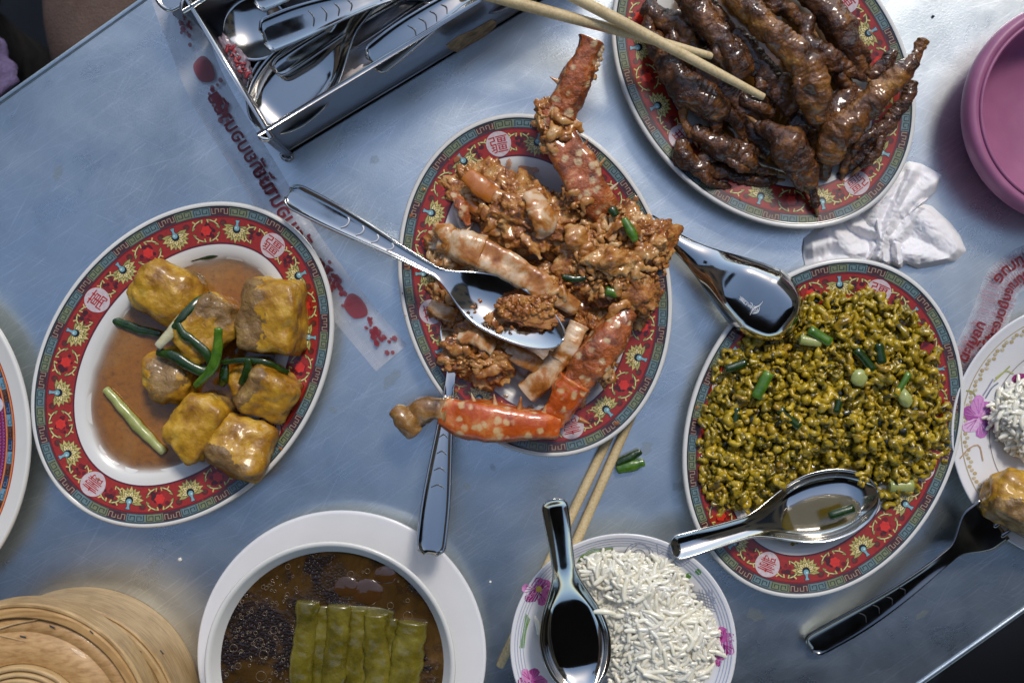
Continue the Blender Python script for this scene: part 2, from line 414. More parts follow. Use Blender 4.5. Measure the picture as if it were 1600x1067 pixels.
def decorate(ov, root):
    mb = MB(); G = PXM
    blue, green, mar = pr((104, 126, 128)), pr((122, 128, 92)), pr((76, 38, 38))
    lt, dk = pr((158, 140, 116)), pr((50, 62, 60))
    red = pr((158, 42, 28)); drk = pr((84, 22, 24))
    strip(ov, mb, 7.0*G, 8.6*G, pr((60, 66, 70)), 0.00008)
    n = 51; blk = ov.per/n
    for k in range(n):
        c, lc = ((mar, lt), (blue, dk), (green, dk))[k % 3]
        s0 = k*blk
        s = np.linspace(s0, s0+blk, 7); m = len(s)
        V = np.concatenate([ov.rim(s, np.full(m, 8.4*G), 0.00009), ov.rim(s, np.full(m, 22.2*G), 0.00009)])
        mb.add(V, [(j, j+1, m+j+1, m+j) for j in range(m-1)], c)
        hw = blk/G/2
        for sg in (-1, 1):
            x0, x1 = 1.6*sg, (hw-2.0)*sg; mid = (x0+x1)/2
            if k % 3 == 0: pts = [(x1, 4.2), (x1, -3.6), (mid, -3.6), (mid, 3.6), (x0, 3.6), (x0, -1.5)]
            else: pts = [(x1, -4.6), (x1, 4.4), (x0, 4.4), (x0, -2.8), (mid+1.2*sg, -2.8), (mid+1.2*sg, 1.2)]
            stroke(ov, mb, s0+blk/2, 15.3*G, pts, 1.25 if k % 3 else 1.1, lc, 0.00014)
    for dd in (8.9, 22.0):
        strip(ov, mb, (dd-0.6)*G, (dd+0.6)*G, pr((45, 60, 66)), 0.00018)
    strip(ov, mb, 22.5*G, 66*G, red, 0.00008)
    strip(ov, mb, 22.5*G, 25.2*G, pr((120, 24, 22)), 0.00012)
    strip(ov, mb, 63.6*G, 66.2*G, pr((92, 30, 40)), 0.00012)
    d0 = 44.0*G; Q = ov.per/4; rr = random.Random(11)
    yel, ylg, brn, cream = pr((212, 192, 116)), pr((160, 154, 84)), pr((56, 42, 28)), pr((232, 216, 156))
    def scroll(s0, pts, flipx):
        pts = [(x*flipx, y) for x, y in pts]
        stroke(ov, mb, s0, d0, pts, 3.8, brn, 0.00013); stroke(ov, mb, s0, d0, pts, 2.3, ylg, 0.00018); stroke(ov, mb, s0, d0, pts[:3], 1.4, cream, 0.00021)
    for q in range(4):
        for fr in (0.195, 0.5, 0.805):                    # lotus flowers
            s0 = (q+fr)*Q
            poly(ov, mb, s0, d0, circle(9, 14, (0, -1)), brn, 0.00012)
            for ring_, (na, a0, a1, ln, wd, c) in enumerate(((11, -200, 20, 21.0, 3.6, yel), (8, -185, 5, 13.5, 3.0, cream))):
                for k in range(na):
                    a = math.radians(a0+(a1-a0)*k/(na-1)); ln2 = ln*(1.0+0.07*(k % 2)); ux, uy = math.cos(a), math.sin(a); vx, vy = -uy, ux
                    def pt(r, w): return (ux*r+vx*w, uy*r*0.93+vy*w+1.5)
                    poly(ov, mb, s0, d0, [pt(2, -wd-0.9), pt(ln2*0.62, -wd-1.2), pt(ln2+1.3, 0), pt(ln2*0.62, wd+1.2), pt(2, wd+0.9)], pr((70, 66, 34)), 0.00015+ring_*0.00009)
                    cc = c if k % 2 else (pr((176, 168, 96)) if ring_ == 0 else yel)
                    poly(ov, mb, s0, d0, [pt(2, -wd), pt(ln2*0.62, -wd), pt(ln2, 0), pt(ln2*0.62, wd), pt(2, wd)], cc, 0.00019+ring_*0.00009)
                    stroke(ov, mb, s0, d0, [pt(4, 0), pt(ln2*0.7, 0)], 0.9, pr((120, 110, 56)), 0.00022+ring_*0.00009)
            poly(ov, mb, s0, d0, circle(6.2, 14, (0, 2.2)), pr((26, 26, 30)), 0.00033)
            b1 = pr((126, 172, 180))
            poly(ov, mb, s0, d0, circle(4.2, 12, (0, 4.2)), b1, 0.00037)
            poly(ov, mb, s0, d0, [(-3.0, 6), (3.0, 6), (2.2, 12), (4.0, 17), (-4.0, 17), (-2.2, 12)], pr((30, 40, 46)), 0.00035)
            poly(ov, mb, s0, d0, [(-2.2, 6), (2.2, 6), (1.5, 12), (3.0, 16.2), (-3.0, 16.2), (-1.5, 12)], b1, 0.00038)
            poly(ov, mb, s0, d0, circle(1.6, 8, (-1, 4.8)), pr((200, 222, 224)), 0.0004)
            for x in (-21.5, 21.5):
                poly(ov, mb, s0, d0, circle(5.2, 9, (x*0.96, 11)), pr((104, 32, 26)), 0.00011); poly(ov, mb, s0, d0, circle(3.0, 8, (x, 10)), pr((92, 56, 34)), 0.00013)
        for fr, full in ((0.1, 0), (0.345, 1), (0.655, 1), (0.9, 0)):
            s0 = (q+fr)*Q; rad = 17.5 if full else 13.5
            for k in range(16 if full else 11):
                a = rr.uniform(0, 2*PI); r_ = rr.uniform(0.25, 0.8)*rad
                poly(ov, mb, s0, d0, circle(rr.uniform(2.2, 4.4), 7, (r_*math.cos(a), r_*math.sin(a)*0.9)), rr.choice((drk, pr((110, 26, 22)), pr((132, 30, 24)), pr((70, 30, 26)))), 0.00011+0.000004*k)
            if full: poly(ov, mb, s0, d0, [(7.6*math.cos(a)*(1+0.12*math.cos(6*a)), 7.6*math.sin(a)*(1+0.12*math.cos(6*a))) for a in [2*PI*k/30 for k in range(30)]], pr((214, 52, 34)), 0.00024)
            arcs = ((1, 1), (-1, 1), (1, -1), (-1, -1)) if full else ((-1, 1), (-1, -1), (1, 1))
            for fx, fy in arcs:
                R_ = rad
                pts = [((R_+2)*math.cos(math.radians(a))*fx*1.08, (R_-0.5)*math.sin(math.radians(a))*fy) for a in (12, 30, 48, 66, 80)]
                pts = pts[::-1]
                stroke(ov, mb, s0, d0, pts, 3.8, brn, 0.00024); stroke(ov, mb, s0, d0, pts, 2.2, ylg, 0.00028); stroke(ov, mb, s0, d0, pts[1:4], 1.2, cream, 0.0003)
                e = pts[-1]; stroke(ov, mb, s0, d0, [e, (e[0]-3.5*fx, e[1]+2.5*fy)], 1.6, ylg, 0.00029)
                e = pts[2]; stroke(ov, mb, s0, d0, [e, (e[0]+3.2*fx, e[1]+3.6*fy)], 2.0, yel, 0.00031)
                e = pts[0]; stroke(ov, mb, s0, d0, [e, (e[0]+1.0*fx, e[1]-4.2*fy)], 1.8, yel, 0.00031)
    mb.build('printed_rim_band', M['print'], root, smooth=False, kind='stuff')
    for q, ch in enumerate('疆萬壽無'):
        mm = MB(); s0 = q*Q
        V = ov.rim(np.array([s0]+[s0-x*G for x, y in circle(19.5, 32)]), np.array([d0]+[d0-y*G for x, y in circle(19.5, 32)]), 0.00042)
        mm.add(V, [(0, 1+(k+1) % 32, 1+k) if upfix(V, (0, 1+(k+1) % 32, 1+k))[1] == 1+(k+1) % 32 else (0, 1+k, 1+(k+1) % 32) for k in range(32)], pr((206, 190, 192)))
        v, f = text_mesh(ch, 0.0)
        if len(v):
            V = ov.rim(s0-v[:, 0]*26*G, d0-v[:, 1]*25*G, 0.00055)
            mm.add(V, [upfix(V, t) for t in f], pr((176, 38, 30)))
        mm.build('medallion', M['print'], root, smooth=False)

def sauce_pool(ov, root, z, mat, name='sauce', wob=0.0015, edge=0.004, seed=3, n=240, thin_col=0.0, cx=0, cy=0):
    """filled pool at height z inside the well, with a thin feathered edge"""
    ds = float(np.interp(-z, [-p[1] for p in PLATE_PROF[3:]], [p[0] for p in PLATE_PROF[3:]]))
    tt = np.linspace(0, 2*PI, n, endpoint=False)
    wb = np.array([wob*mn.fractal(Vector((math.cos(a)*2+seed, math.sin(a)*2, seed)), 1.0, 2.0, 3) for a in tt])
    c = np.array([*ov.c, z+ov.z0]); mb = MB(); rings = []; cols = []
    o = ov.ring(ds-edge*0.6, 0, n, wob=wb)
    o[:, 2] = ov.z0+prof_z(np.clip(ds-edge*0.6+wb, 0, 0.06))+0.00025; rings.append(o); cols.append(0.0)
    for k, zz in ((0.0, z), (edge, z), (edge*3, z)):
        r = ov.ring(ds+k*0.8, zz, n, wob=wb*(1 if k < edge*2 else 0.5)); rings.append(r); cols.append({0.0: 0.35, edge: 0.72, edge*3: 0.97}[k])
    for k in (0.8, 0.55, 0.3):
        r = rings[3].copy(); r[:, :2] = c[:2]+(rings[3][:, :2]-c[:2])*k; rings.append(r); cols.append(1.0)
    V = np.vstack(rings+[c[None]]); R = len(rings); F = grid_faces(R, n, wrap_v=True, flip=False)
    for j in range(n): F.append((len(V)-1, (R-1)*n+j, (R-1)*n+(j+1) % n))
    cl = np.concatenate([np.full(n, x) for x in cols]+[[1.0]]); cl = np.column_stack([cl, cl, cl, np.ones(len(cl))])
    # orient up
    F = [upfix(V, f[:3]) if len(f) == 3 else (f if np.cross(V[f[1]]-V[f[0]], V[f[2]]-V[f[0]])[2] > 0 else tuple(reversed(f))) for f in F]
    return mb.add(V, F, cl).build(name, mat, root)
def sauce_mat(name, stops, scale=25, rough=0.12, alpha_noise=True):
    m, t, b = newmat(name); mp = coords(t); n = noise(t, mp, scale, 5, 0.6, 0.5)
    r = ramp(t, n.outputs[0], stops)
    n2 = noise(t, mp, 240, 6, 0.75, 0.6); r2 = ramp(t, n2.outputs[0], [(0.30, (0.55,)*3+(1,)), (0.45, (0.92,)*3+(1,)), (0.7, (1.18,)*3+(1,))])
    t.links.new(mixc(t, 1.0, r.outputs[0], r2.outputs[0], 'MULTIPLY'), b.inputs['Base Color'])
    a = t.nodes.new('ShaderNodeAttribute'); a.attribute_name = 'Col'; t.links.new(a.outputs[0], b.inputs['Alpha'])
    setb(b, Roughness=rough, Coat_Weight=0.5, Coat_Roughness=0.05, Specular_IOR_Level=0.5)
    bump(t, b, noise(t, mp, 60, 4).outputs[0], 0.15, 0.001); return m

OA = Oval(284.5, 570, 277, 212, 53.0)
OB = Oval(836, 445.5, 272, 211, 104.4)
OC_ = Oval(1193.5, 107.6, 274, 211, -50.5)
OD = Oval(1287, 669, 274, 211, 67.9)
PLATES = {}
for key, ov, lab in (('A', OA, 'oval red banded plate at left holding brown sauce and fried tofu'),
                     ('B', OB, 'oval red banded plate in the middle holding the crab pieces'),
                     ('C', OC_, 'oval red banded plate at top right heaped with braised chicken feet'),
                     ('D', OD, 'oval red banded plate at right heaped with yellow curried clams')):
    r = thing('oval_plate', lab, 'plate', (*ov.c, 0), 'oval plates with a red lotus and character border')
    plate_body(ov, r, M['melamine']); decorate(ov, r); PLATES[key] = r

# ------------------------------------------------------------------ food materials
M['sauce_tofu'] = sauce_mat('brown_gravy', [(0.28, C(126, 72, 8)), (0.5, C(150, 96, 24)), (0.72, C(164, 124, 70))], 10)
M['sauce_crab'] = sauce_mat('crab_sauce', [(0.3, C(170, 110, 50)), (0.5, C(205, 170, 130)), (0.62, C(222, 214, 210))], 45)
M['sauce_feet'] = sauce_mat('dark_braising_sauce', [(0.3, C(74, 42, 8)), (0.6, C(112, 74, 20)), (0.8, C(156, 118, 54))], 20)
M['sauce_clam'] = sauce_mat('yellow_oil', [(0.3, C(128, 108, 14)), (0.7, C(168, 142, 26))], 20)
M['tofu_skin'] = food('fried_tofu_skin', [(0.27, C(92, 54, 10)), (0.42, C(156, 108, 24)), (0.56, C(196, 150, 40)), (0.74, C(216, 184, 92))], 45, 0.34, 0.3, 0.6, 170, 0.0022, sss=0.06)
def browned(m, col, lo=0.52, hi=0.60):
    t = m.node_tree; b = t.nodes['Principled BSDF']; g = t.nodes.new('ShaderNodeNewGeometry'); src = b.inputs['Base Color'].links[0].from_socket
    mp = coords(t); n = noise(t, mp, 120, 4); ad = t.nodes.new('ShaderNodeMath'); ad.operation = 'MULTIPLY_ADD'; t.links.new(n.outputs[0], ad.inputs[0]); ad.inputs[1].default_value = 0.08; t.links.new(g.outputs['Pointiness'], ad.inputs[2])
    r = ramp(t, ad.outputs[0], [(lo+0.03, (0, 0, 0, 1)), (hi+0.03, (0.75, 0.75, 0.75, 1))]); t.links.new(mixc(t, r.outputs[0], src, col), b.inputs['Base Color'])
browned(M['tofu_skin'], C(112, 58, 12), 0.53, 0.60)
M['tofu_cut'] = food('tofu_cut_face', [(0.3, C(96, 68, 34)), (0.5, C(138, 106, 60)), (0.7, C(184, 152, 88))], 60, 0.34, 0.35, 0.8, 170, 0.0026, sss=0.06)
M['green_dark'] = food('cooked_scallion_leaf', [(0.3, C(20, 38, 8)), (0.6, C(38, 66, 14)), (0.8, C(80, 106, 30))], 90, 0.25, 0.6, 0.3, 500, 0.0005)
M['green'] = food('scallion_leaf', [(0.3, C(44, 84, 16)), (0.6, C(84, 124, 30)), (0.8, C(130, 156, 62))], 90, 0.3, 0.5, 0.3, 500, 0.0005)
M['green_pale'] = food('scallion_stalk', [(0.3, C(136, 146, 70)), (0.6, C(172, 178, 110)), (0.8, C(206, 204, 160))], 60, 0.3, 0.5, 0.2, 400, 0.0004, sss=0.2)
M['scallion_white'] = food('scallion_bulb', [(0.3, C(176, 170, 110)), (0.6, C(206, 204, 184)), (0.8, C(214, 214, 206))], 60, 0.3, 0.5, 0.2, 400, 0.0004, sss=0.2)
M['feet'] = food('braised_skin', [(0.31, C(24, 12, 4)), (0.45, C(66, 34, 10)), (0.57, C(104, 60, 20)), (0.72, C(160, 106, 42))], 60, 0.22, 0.8, 1.0, 300, 0.0022, detail=8)
M['feet_light'] = food('braised_skin_amber', [(0.31, C(42, 22, 6)), (0.45, C(98, 56, 16)), (0.57, C(140, 88, 30)), (0.72, C(190, 138, 62))], 60, 0.22, 0.8, 1.0, 300, 0.0022, detail=8)
M['claw'] = food('toe_claw', [(0.3, C(120, 78, 40)), (0.7, C(176, 134, 86))], 200, 0.3, 0.5)
M['crab_shell'] = food('spotted_crab_shell', [(0.25, C(150, 54, 10)), (0.5, C(198, 88, 24)), (0.64, C(208, 128, 62)), (0.8, C(222, 174, 120))], 70, 0.25, 0.8, 0.5, 400, 0.001, spots=(118, 0.27, C(216, 176, 124)))
M['crab_shell_brown'] = food('sauced_crab_shell', [(0.3, C(92, 42, 10)), (0.45, C(150, 76, 26)), (0.58, C(186, 96, 40)), (0.72, C(212, 162, 104))], 90, 0.28, 0.8, 1.0, 280, 0.0022, spots=(112, 0.25, C(214, 180, 134)))
M['crab_leg'] = food('pale_crab_leg', [(0.32, C(138, 74, 22)), (0.46, C(186, 122, 56)), (0.55, C(212, 178, 136)), (0.72, C(220, 206, 190))], 60, 0.28, 0.6, 0.4, 300, 0.0010, sss=0.15)
M['crab_meat'] = food('sauced_crab_meat', [(0.30, C(72, 34, 6)), (0.43, C(150, 84, 22)), (0.52, C(188, 120, 44)), (0.62, C(212, 162, 94)), (0.75, C(228, 204, 162))], 75, 0.28, 0.8, 1.0, 420, 0.0022, detail=9)
M['crab_flake'] = food('crab_flake', [(0.34, C(130, 72, 20)), (0.47, C(178, 116, 50)), (0.58, C(204, 154, 92)), (0.74, C(222, 196, 156))], 90, 0.28, 0.7, 0.6, 500, 0.001)
M['crumb'] = food('minced_sauce', [(0.3, C(110, 56, 10)), (0.5, C(164, 96, 26)), (0.66, C(192, 132, 54)), (0.8, C(220, 180, 118))], 160, 0.3, 0.7, 0.8, 600, 0.0010)
M['crab_orange'] = food('orange_shell', [(0.3, C(170, 92, 24)), (0.7, C(204, 128, 48))], 60, 0.25, 0.8, 0.3)
M['crab_tip'] = food('claw_tip', [(0.3, C(74, 46, 18)), (0.5, C(150, 108, 56)), (0.7, C(206, 176, 128))], 60, 0.25, 0.7, 0.4)
def clam_mat():
    m, t, b = newmat('curried_clam_meat'); mp = coords(t)
    oi = t.nodes.new('ShaderNodeObjectInfo'); ad = t.nodes.new('ShaderNodeVectorMath'); ad.operation = 'MULTIPLY_ADD'
    cmb = t.nodes.new('ShaderNodeCombineXYZ'); [t.links.new(oi.outputs['Random'], cmb.inputs[i]) for i in range(3)]
    t.links.new(cmb.outputs[0], ad.inputs[0]); ad.inputs[1].default_value = (3, 5, 7); t.links.new(mp.outputs[0], ad.inputs[2])
    n = noise(t, ad, 200, 4, 0.6, 0.3)
    r = ramp(t, n.outputs[0], [(0.31, C(48, 42, 12)), (0.41, C(118, 100, 20)), (0.52, C(178, 150, 30)), (0.66, C(202, 172, 48)), (0.8, C(216, 196, 92))])
    hr = ramp(t, oi.outputs['Random'], [(0.0, (0.62, 0.66, 0.5, 1)), (0.35, (0.95, 0.95, 0.9, 1)), (0.8, (1.08, 1.05, 0.9, 1)), (1.0, (0.72, 0.6, 0.45, 1))])
    t.links.new(mixc(t, 1.0, r.outputs[0], hr.outputs[0], 'MULTIPLY'), b.inputs['Base Color'])
    setb(b, Roughness=0.3, Coat_Weight=0.5, Coat_Roughness=0.15, Subsurface_Weight=0.05, Subsurface_Scale=0.002)
    bump(t, b, noise(t, mp, 900, 3).outputs[0], 0.5, 0.0006); return m
M['clam'] = clam_mat()
M['clam_dark'] = plain('clam_gut', C(34, 36, 16), 0.3, coat=0.5)
M['rice'] = food('boiled_rice', [(0.3, C(228, 220, 192)), (0.55, C(243, 238, 220)), (0.8, C(249, 246, 236))], 120, 0.2, 0.6, 0.1, 600, 0.0003, sss=0.4, sscol=(0.9, 0.8, 0.65))
M['napkin'] = None
def paper():
    m, t, b = newmat('white_tissue_paper'); mp = coords(t); n = noise(t, mp, 60, 4)
    r = ramp(t, n.outputs[0], [(0.3, C(232, 230, 230)), (0.7, C(242, 240, 242))]); t.links.new(r.outputs[0], b.inputs['Base Color']); setb(b, Roughness=0.9, Subsurface_Weight=0.15, Subsurface_Scale=0.003)
    wv = t.nodes.new('ShaderNodeTexWave'); wv.inputs['Scale'].default_value = 260; wv.inputs['Distortion'].default_value = 1.5; t.links.new(mp.outputs[0], wv.inputs[0])
    p = bump(t, b, wv.outputs[0], 0.12, 0.0003); bump(t, b, noise(t, mp, 300, 5).outputs[0], 0.25, 0.0006, p); return m
M['napkin'] = paper()
def bamboo(name, c1, c2, c3, stretch=(6, 6, 120), ring=False):
    m, t, b = newmat(name); mp = coords(t, stretch if not ring else 1.0)
    if ring:
        vm = t.nodes.new('ShaderNodeVectorMath'); vm.operation = 'LENGTH'; sc = t.nodes.new('ShaderNodeVectorMath'); sc.operation = 'MULTIPLY'; sc.inputs[1].default_value = (1, 1, 0)
        t.links.new(mp.outputs[0], sc.inputs[0]); t.links.new(sc.outputs[0], vm.inputs[0]); cb = t.nodes.new('ShaderNodeCombineXYZ'); t.links.new(vm.outputs['Value'], cb.inputs[0]); n = noise(t, cb, 300, 5, 0.6)
    else: n = noise(t, mp, 9, 5, 0.6, 0.3)
    r = ramp(t, n.outputs[0], [(0.3, c1), (0.5, c2), (0.72, c3)])
    mp3 = coords(t); n4 = noise(t, mp3, 30, 5, 0.65, 0.5); r4 = ramp(t, n4.outputs[0], [(0.30, (0.72, 0.68, 0.60, 1)), (0.55, (1, 1, 1, 1))])
    t.links.new(mixc(t, 1.0, r.outputs[0], r4.outputs[0], 'MULTIPLY'), b.inputs['Base Color']); setb(b, Roughness=0.5, Coat_Weight=0.08)
    bump(t, b, n.outputs[0], 0.3, 0.0006); return m
M['bamboo'] = bamboo('bamboo_strip', C(150, 118, 76), C(188, 156, 108), C(206, 178, 132))
M['bamboo_ring'] = bamboo('bamboo_lid_strip', C(150, 112, 64), C(186, 146, 92), C(204, 168, 114), ring=True)
M['bamboo_panel'] = bamboo('bamboo_panel', C(158, 118, 70), C(186, 146, 94), C(200, 162, 110), (14, 40, 14))
M['chopstick'] = bamboo('chopstick_wood', C(196, 168, 116), C(214, 192, 146), C(224, 206, 166), (60, 60, 60))
M['gourd'] = food('olive_vegetable', [(0.3, C(70, 64, 14)), (0.5, C(100, 90, 24)), (0.72, C(128, 118, 44))], 55, 0.25, 0.7, 0.5, 240, 0.0012, sss=0.1)

# ------------------------------------------------------------------ utensils
def place_frame(A, B, up=(0, 0, 1)):
    A, B = np.array(A), np.array(B); L = np.linalg.norm(B-A); u = (B-A)/L; up = np.array(up, float)
    z = up-np.dot(up, u)*u; z /= np.linalg.norm(z); y = np.cross(z, u)
    return A, L, u, y, z
def loft(A, B, up, wf, zf, df, pf, nu=90, nv=21, thick=0.0011, u_list=None):
    """spoon-like shell; wf half width, zf centre height of the rim, df dish depth, pf profile power; t in 0..1"""
    A, L, u, y, z = place_frame(A, B, up)
    T = np.linspace(0, 1, nu) if u_list is None else u_list
    top = []; 
    for t in T:
        w_, zz, dd, pw = wf(t), zf(t), df(t), pf(t)
        for v in np.linspace(-1, 1, nv):
            top.append(A+u*L*t+y*w_*v+z*(zz-dd*(1-abs(v)**pw)))
    top = np.array(top).reshape(len(T), nv, 3)
    du = np.gradient(top, axis=0); dvv = np.gradient(top, axis=1); N = np.cross(du, dvv); ln = np.linalg.norm(N, axis=2)[..., None]; N = np.where(ln > 1e-12, N/np.maximum(ln, 1e-12), z)
    N = np.where((N@z)[..., None] < 0, -N, N)
    e = np.ones((len(T), nv, 1)); bot = top-N*thick
    V = np.concatenate([top.reshape(-1, 3), bot.reshape(-1, 3)]); n = len(T)*nv
    F = grid_faces(len(T), nv); F2 = [tuple(reversed([i+n for i in f])) for f in F]
    b = [i*nv for i in range(len(T))]; b2 = [i*nv+nv-1 for i in range(len(T))]
    side = []
    for i in range(len(T)-1):
        side.append((b[i], b[i]+n, b[i+1]+n, b[i+1])); side.append((b2[i], b2[i+1], b2[i+1]+n, b2[i]+n))
    for j in range(nv-1):
        side.append((j, j+1, j+1+n, j+n)); k = (len(T)-1)*nv; side.append((k+j, k+j+n, k+j+1+n, k+j+1))
    return V, F+F2+side
def sm(t, a, b):
    x = min(1, max(0, (t-a)/(b-a))); return x*x*(3-2*x)
U_END = np.concatenate([1-np.cos(np.linspace(0, PI/2, 7))[:-1]*1.0]) if False else None
def ulist(n=84): 
    a = np.linspace(0, PI, n); c = (1-np.cos(a))/2; l = np.linspace(0, 1, n); return 0.55*c+0.45*l
def soup_spoon(name, label, A, B, up=(0, 0, 1), we=0.0085, wb=0.0265, group='metal Chinese soup spoons', depth=0.011, lift=0.018, mat='steel', w0=0.36, w1=0.74, wp_=0.85):
    """flat-bottomed Chinese style spoon; A handle end, B bowl tip (world)"""
    r = thing(name, label, 'spoon', A, group)
    def wf(t):
        h = we*(1-0.10*sm(t, 0.05, 0.3)); h += (wb-h)*(sm(t, w0, w1)**wp_)
        if t < 0.045: h *= math.sqrt(max(0.0, 1-((0.045-t)/0.045)**2))*0.96+0.04
        if t > 0.74: h = wb*math.sqrt(max(0.0, 1-((t-0.74)/0.26)**2.15))
        return max(h, 0.0003)
    def zf(t): return lift*(1-sm(t, 0.0, 0.62))*0.9+0.006*sm(t, 0.9, 1.0)*0-0.0*t
    def df(t):
        d = 0.0036*sm(t, 0.0, 0.05)+(depth-0.0036)*sm(t, 0.36, 0.62)
        if t > 0.88: d *= max(0, 1-((t-0.88)/0.12)**2)
        return d
    def pf(t): return 2.2+3.6*sm(t, 0.42, 0.62)-2.2*sm(t, 0.86, 1.0)
    V, F = loft(A, B, up, wf, zf, df, pf, u_list=ulist(), nv=25, thick=0.0012)
    MB().add(V, F).build('spoon_body', M[mat], r)
    return r
def table_spoon(name, label, A, B, up=(0, 0, 1), we=0.0085, wn=0.0033, wb=0.0225, arc=0.008, bowl0=0.62, notch=4, group=None, dep=0.0075, mat='steel', cat='spoon'):
    r = thing(name, label, cat, A, group)
    def wf(t):
        h = we+(wn-we)*sm(t, 0.08, bowl0-0.04)
        if t < 0.04: h *= 0.35+0.65*math.sqrt(max(0, 1-((0.04-t)/0.04)**2))
        if t > bowl0-0.06: h = max(h, wn+(wb-wn)*sm(t, bowl0-0.06, bowl0+0.15)**0.8)
        if t > bowl0+0.17: h = wb*math.sqrt(max(0, 1-((t-bowl0-0.17)/(0.83-bowl0))**2.1))
        return max(h, 0.0003)
    def zf(t): return arc*math.sin(PI*min(1, t/0.66))*0.8
    def df(t):
        h = 0.0022*(1-sm(t, bowl0-0.12, bowl0))+dep*sm(t, bowl0-0.02, bowl0+0.14)
        if t > 0.86: h *= max(0, 1-((t-0.86)/0.14)**2)
        return h-(0.0034 if t < bowl0-0.1 else 0)*0
    def pf(t): return 2.0+3.0*(1-sm(t, bowl0-0.1, bowl0))
    V, F = loft(A, B, up, wf, zf, df, pf, u_list=ulist(), nv=21, thick=0.0013)
    MB().add(V, F).build('spoon_body', M[mat], r)
    A_, L, u, y, z = place_frame(A, B, up)
    for k in range(notch):
        t = 0.22+0.055*k; c = A_+u*L*t+z*(zf(t)-df(t)+0.0006); w_ = wf(t)*0.55
        pts = [c-y*w_-u*0.002, c-y*w_*0.3+u*0.0008, c+y*w_*0.6+u*0.001, c+y*w_-u*0.001]
        MB().add(*tube(pts, [0.0004, 0.0006, 0.0006, 0.0004], n=8, m=8)).build('handle_notch', M['engrave_light'], r)
    return r
def fork(name, label, A, B, up=(0, 0, 1), we=0.0085, wn=0.0035, wp=0.0115, arc=0.010, notch=4, bend=0.006, group=None, inv=1, mat='steel'):
    r = thing(name, label, 'fork', A, group); tp = 0.79
    def wf(t):
        t = t*tp
        h = we+(wn-we)*sm(t, 0.1, 0.55)
        if t < 0.035: h *= 0.4+0.6*math.sqrt(max(0, 1-((0.035-t)/0.035)**2))
        return h+(wp-wn)*sm(t, 0.60, 0.735)
    def zc(t): return arc*math.sin(PI*min(1, t/0.7))*0.8-bend*math.sin(PI*sm(t, 0.66, 1.0)*0.9)
    def zf(t): return zc(t*tp)
    def df(t): return 0.0022*(1-sm(t*tp, 0.45, 0.6))+0.0012*sm(t*tp, 0.62, 0.74)
    def pf(t): return 4.0-2*sm(t, 0.5, 0.7)
    A_, L, u, y, z = place_frame(A, B, up)
    V, F = loft(A_, A_+u*L*tp, up, wf, zf, df, pf, nu=60, nv=17, thick=0.0014)
    MB().add(V, F).build('fork_body', M[mat], r)
    for k in range(4):
        off = (k-1.5)*wp*2/4*1.02
        def wf2(t): return 0.00165*(1-0.45*t)
        def pt(t): tt = tp-0.012+(1-tp+0.012)*t; return A_+u*L*tt+y*off+z*(zc(tt)-0.0010)
        pts = [pt(x) for x in (0, 0.25, 0.5, 0.75, 1.0)]
        MB().add(*tube(pts, [0.0019, 0.0017, 0.0015, 0.0013, 0.0008], n=10, m=12, flat=0.6, up=up)).build('tine', M[mat], r)
    for k in range(notch):
        t = 0.22+0.055*k; c = A_+u*L*t+z*(zc(t)-0.0022+0.0005); w_ = wf(t/tp)*0.5
        pts = [c-y*w_-u*0.001, c+u*0.0012, c+y*w_-u*0.001]
        MB().add(*tube(pts, [0.0003, 0.0005, 0.0003], n=8, m=8)).build('handle_notch', M['engrave'], r)
    return r

# silver table spoon resting on the crab
table_spoon('table_spoon', 'stainless table spoon with brown crumbs in its bowl, lying across the crab plate', P(450, 302, 0.040), P(880, 532, 0.056), group=None, we=0.0095, wb=0.0205, arc=0.010, bowl0=0.60, up=(-0.08, 0.12, 1))
# fork under the crab
fork('fork', 'pale stainless fork with its tines buried under the crab and handle pointing down', P(672, 866, 0.046), P(727, 396, 0.019), up=(0, 0, 1), arc=0.006, notch=4, we=0.0105, bend=0.010, wp=0.0125)
# upside down soup spoon bridging two plates
r = soup_spoon('soup_spoon', 'metal soup spoon lying upside down between the crab plate and the clam plate', P(1006, 342, 0.030), P(1244, 512, 0.030), up=(0.02, 0.22, -1), lift=0.012, depth=0.015, wb=0.0275, we=0.0055, w0=0.10, w1=0.82, wp_=1.25)
def engraved(parent, body, c, h, ang, mat, flip=False, zlift=0.0):
    v, f = text_mesh(body)
    if not len(v): return
    q = v*h
    if flip: q = q*np.array([1, 1])
    R = rotz(ang); V = np.column_stack([q, np.zeros(len(q))]) @ R.T + np.asarray(c)
    MB().add(V, f).build('engraved_mark', mat, parent, smooth=False)
zc_ = 0.0468
engraved(r, 'ROC', P(1178, 481, zc_), 0.0030, math.radians(137), M['engrave_light'])
engraved(r, 'STAINLESS', P(1169, 476, zc_), 0.0022, math.radians(137), M['engrave_light'])
engraved(r, 'STEEL', P(1161, 470, zc_), 0.0022, math.radians(137), M['engrave_light'])
mm = MB(); mm.add(*tube([P(1172, 492, zc_), P(1178, 482, zc_), P(1186, 478, zc_), P(1192, 471, zc_)], [0.0002, 0.0005, 0.0004, 0.0001], n=6, m=12, flat=0.4))
mm.add(*tube([P(1176, 490, zc_), P(1184, 488, zc_), P(1187, 480, zc_)], [0.0002, 0.0004, 0.0002], n=6, m=10, flat=0.4)); mm.build('engraved_emblem', M['engrave_light'], r)
soup_spoon('soup_spoon', 'metal soup spoon holding yellow oil and a green scallion piece on the clam plate', P(1043, 856, 0.034), P(1372, 768, 0.030), up=(-0.05, 0.12, 1), wb=0.0255)
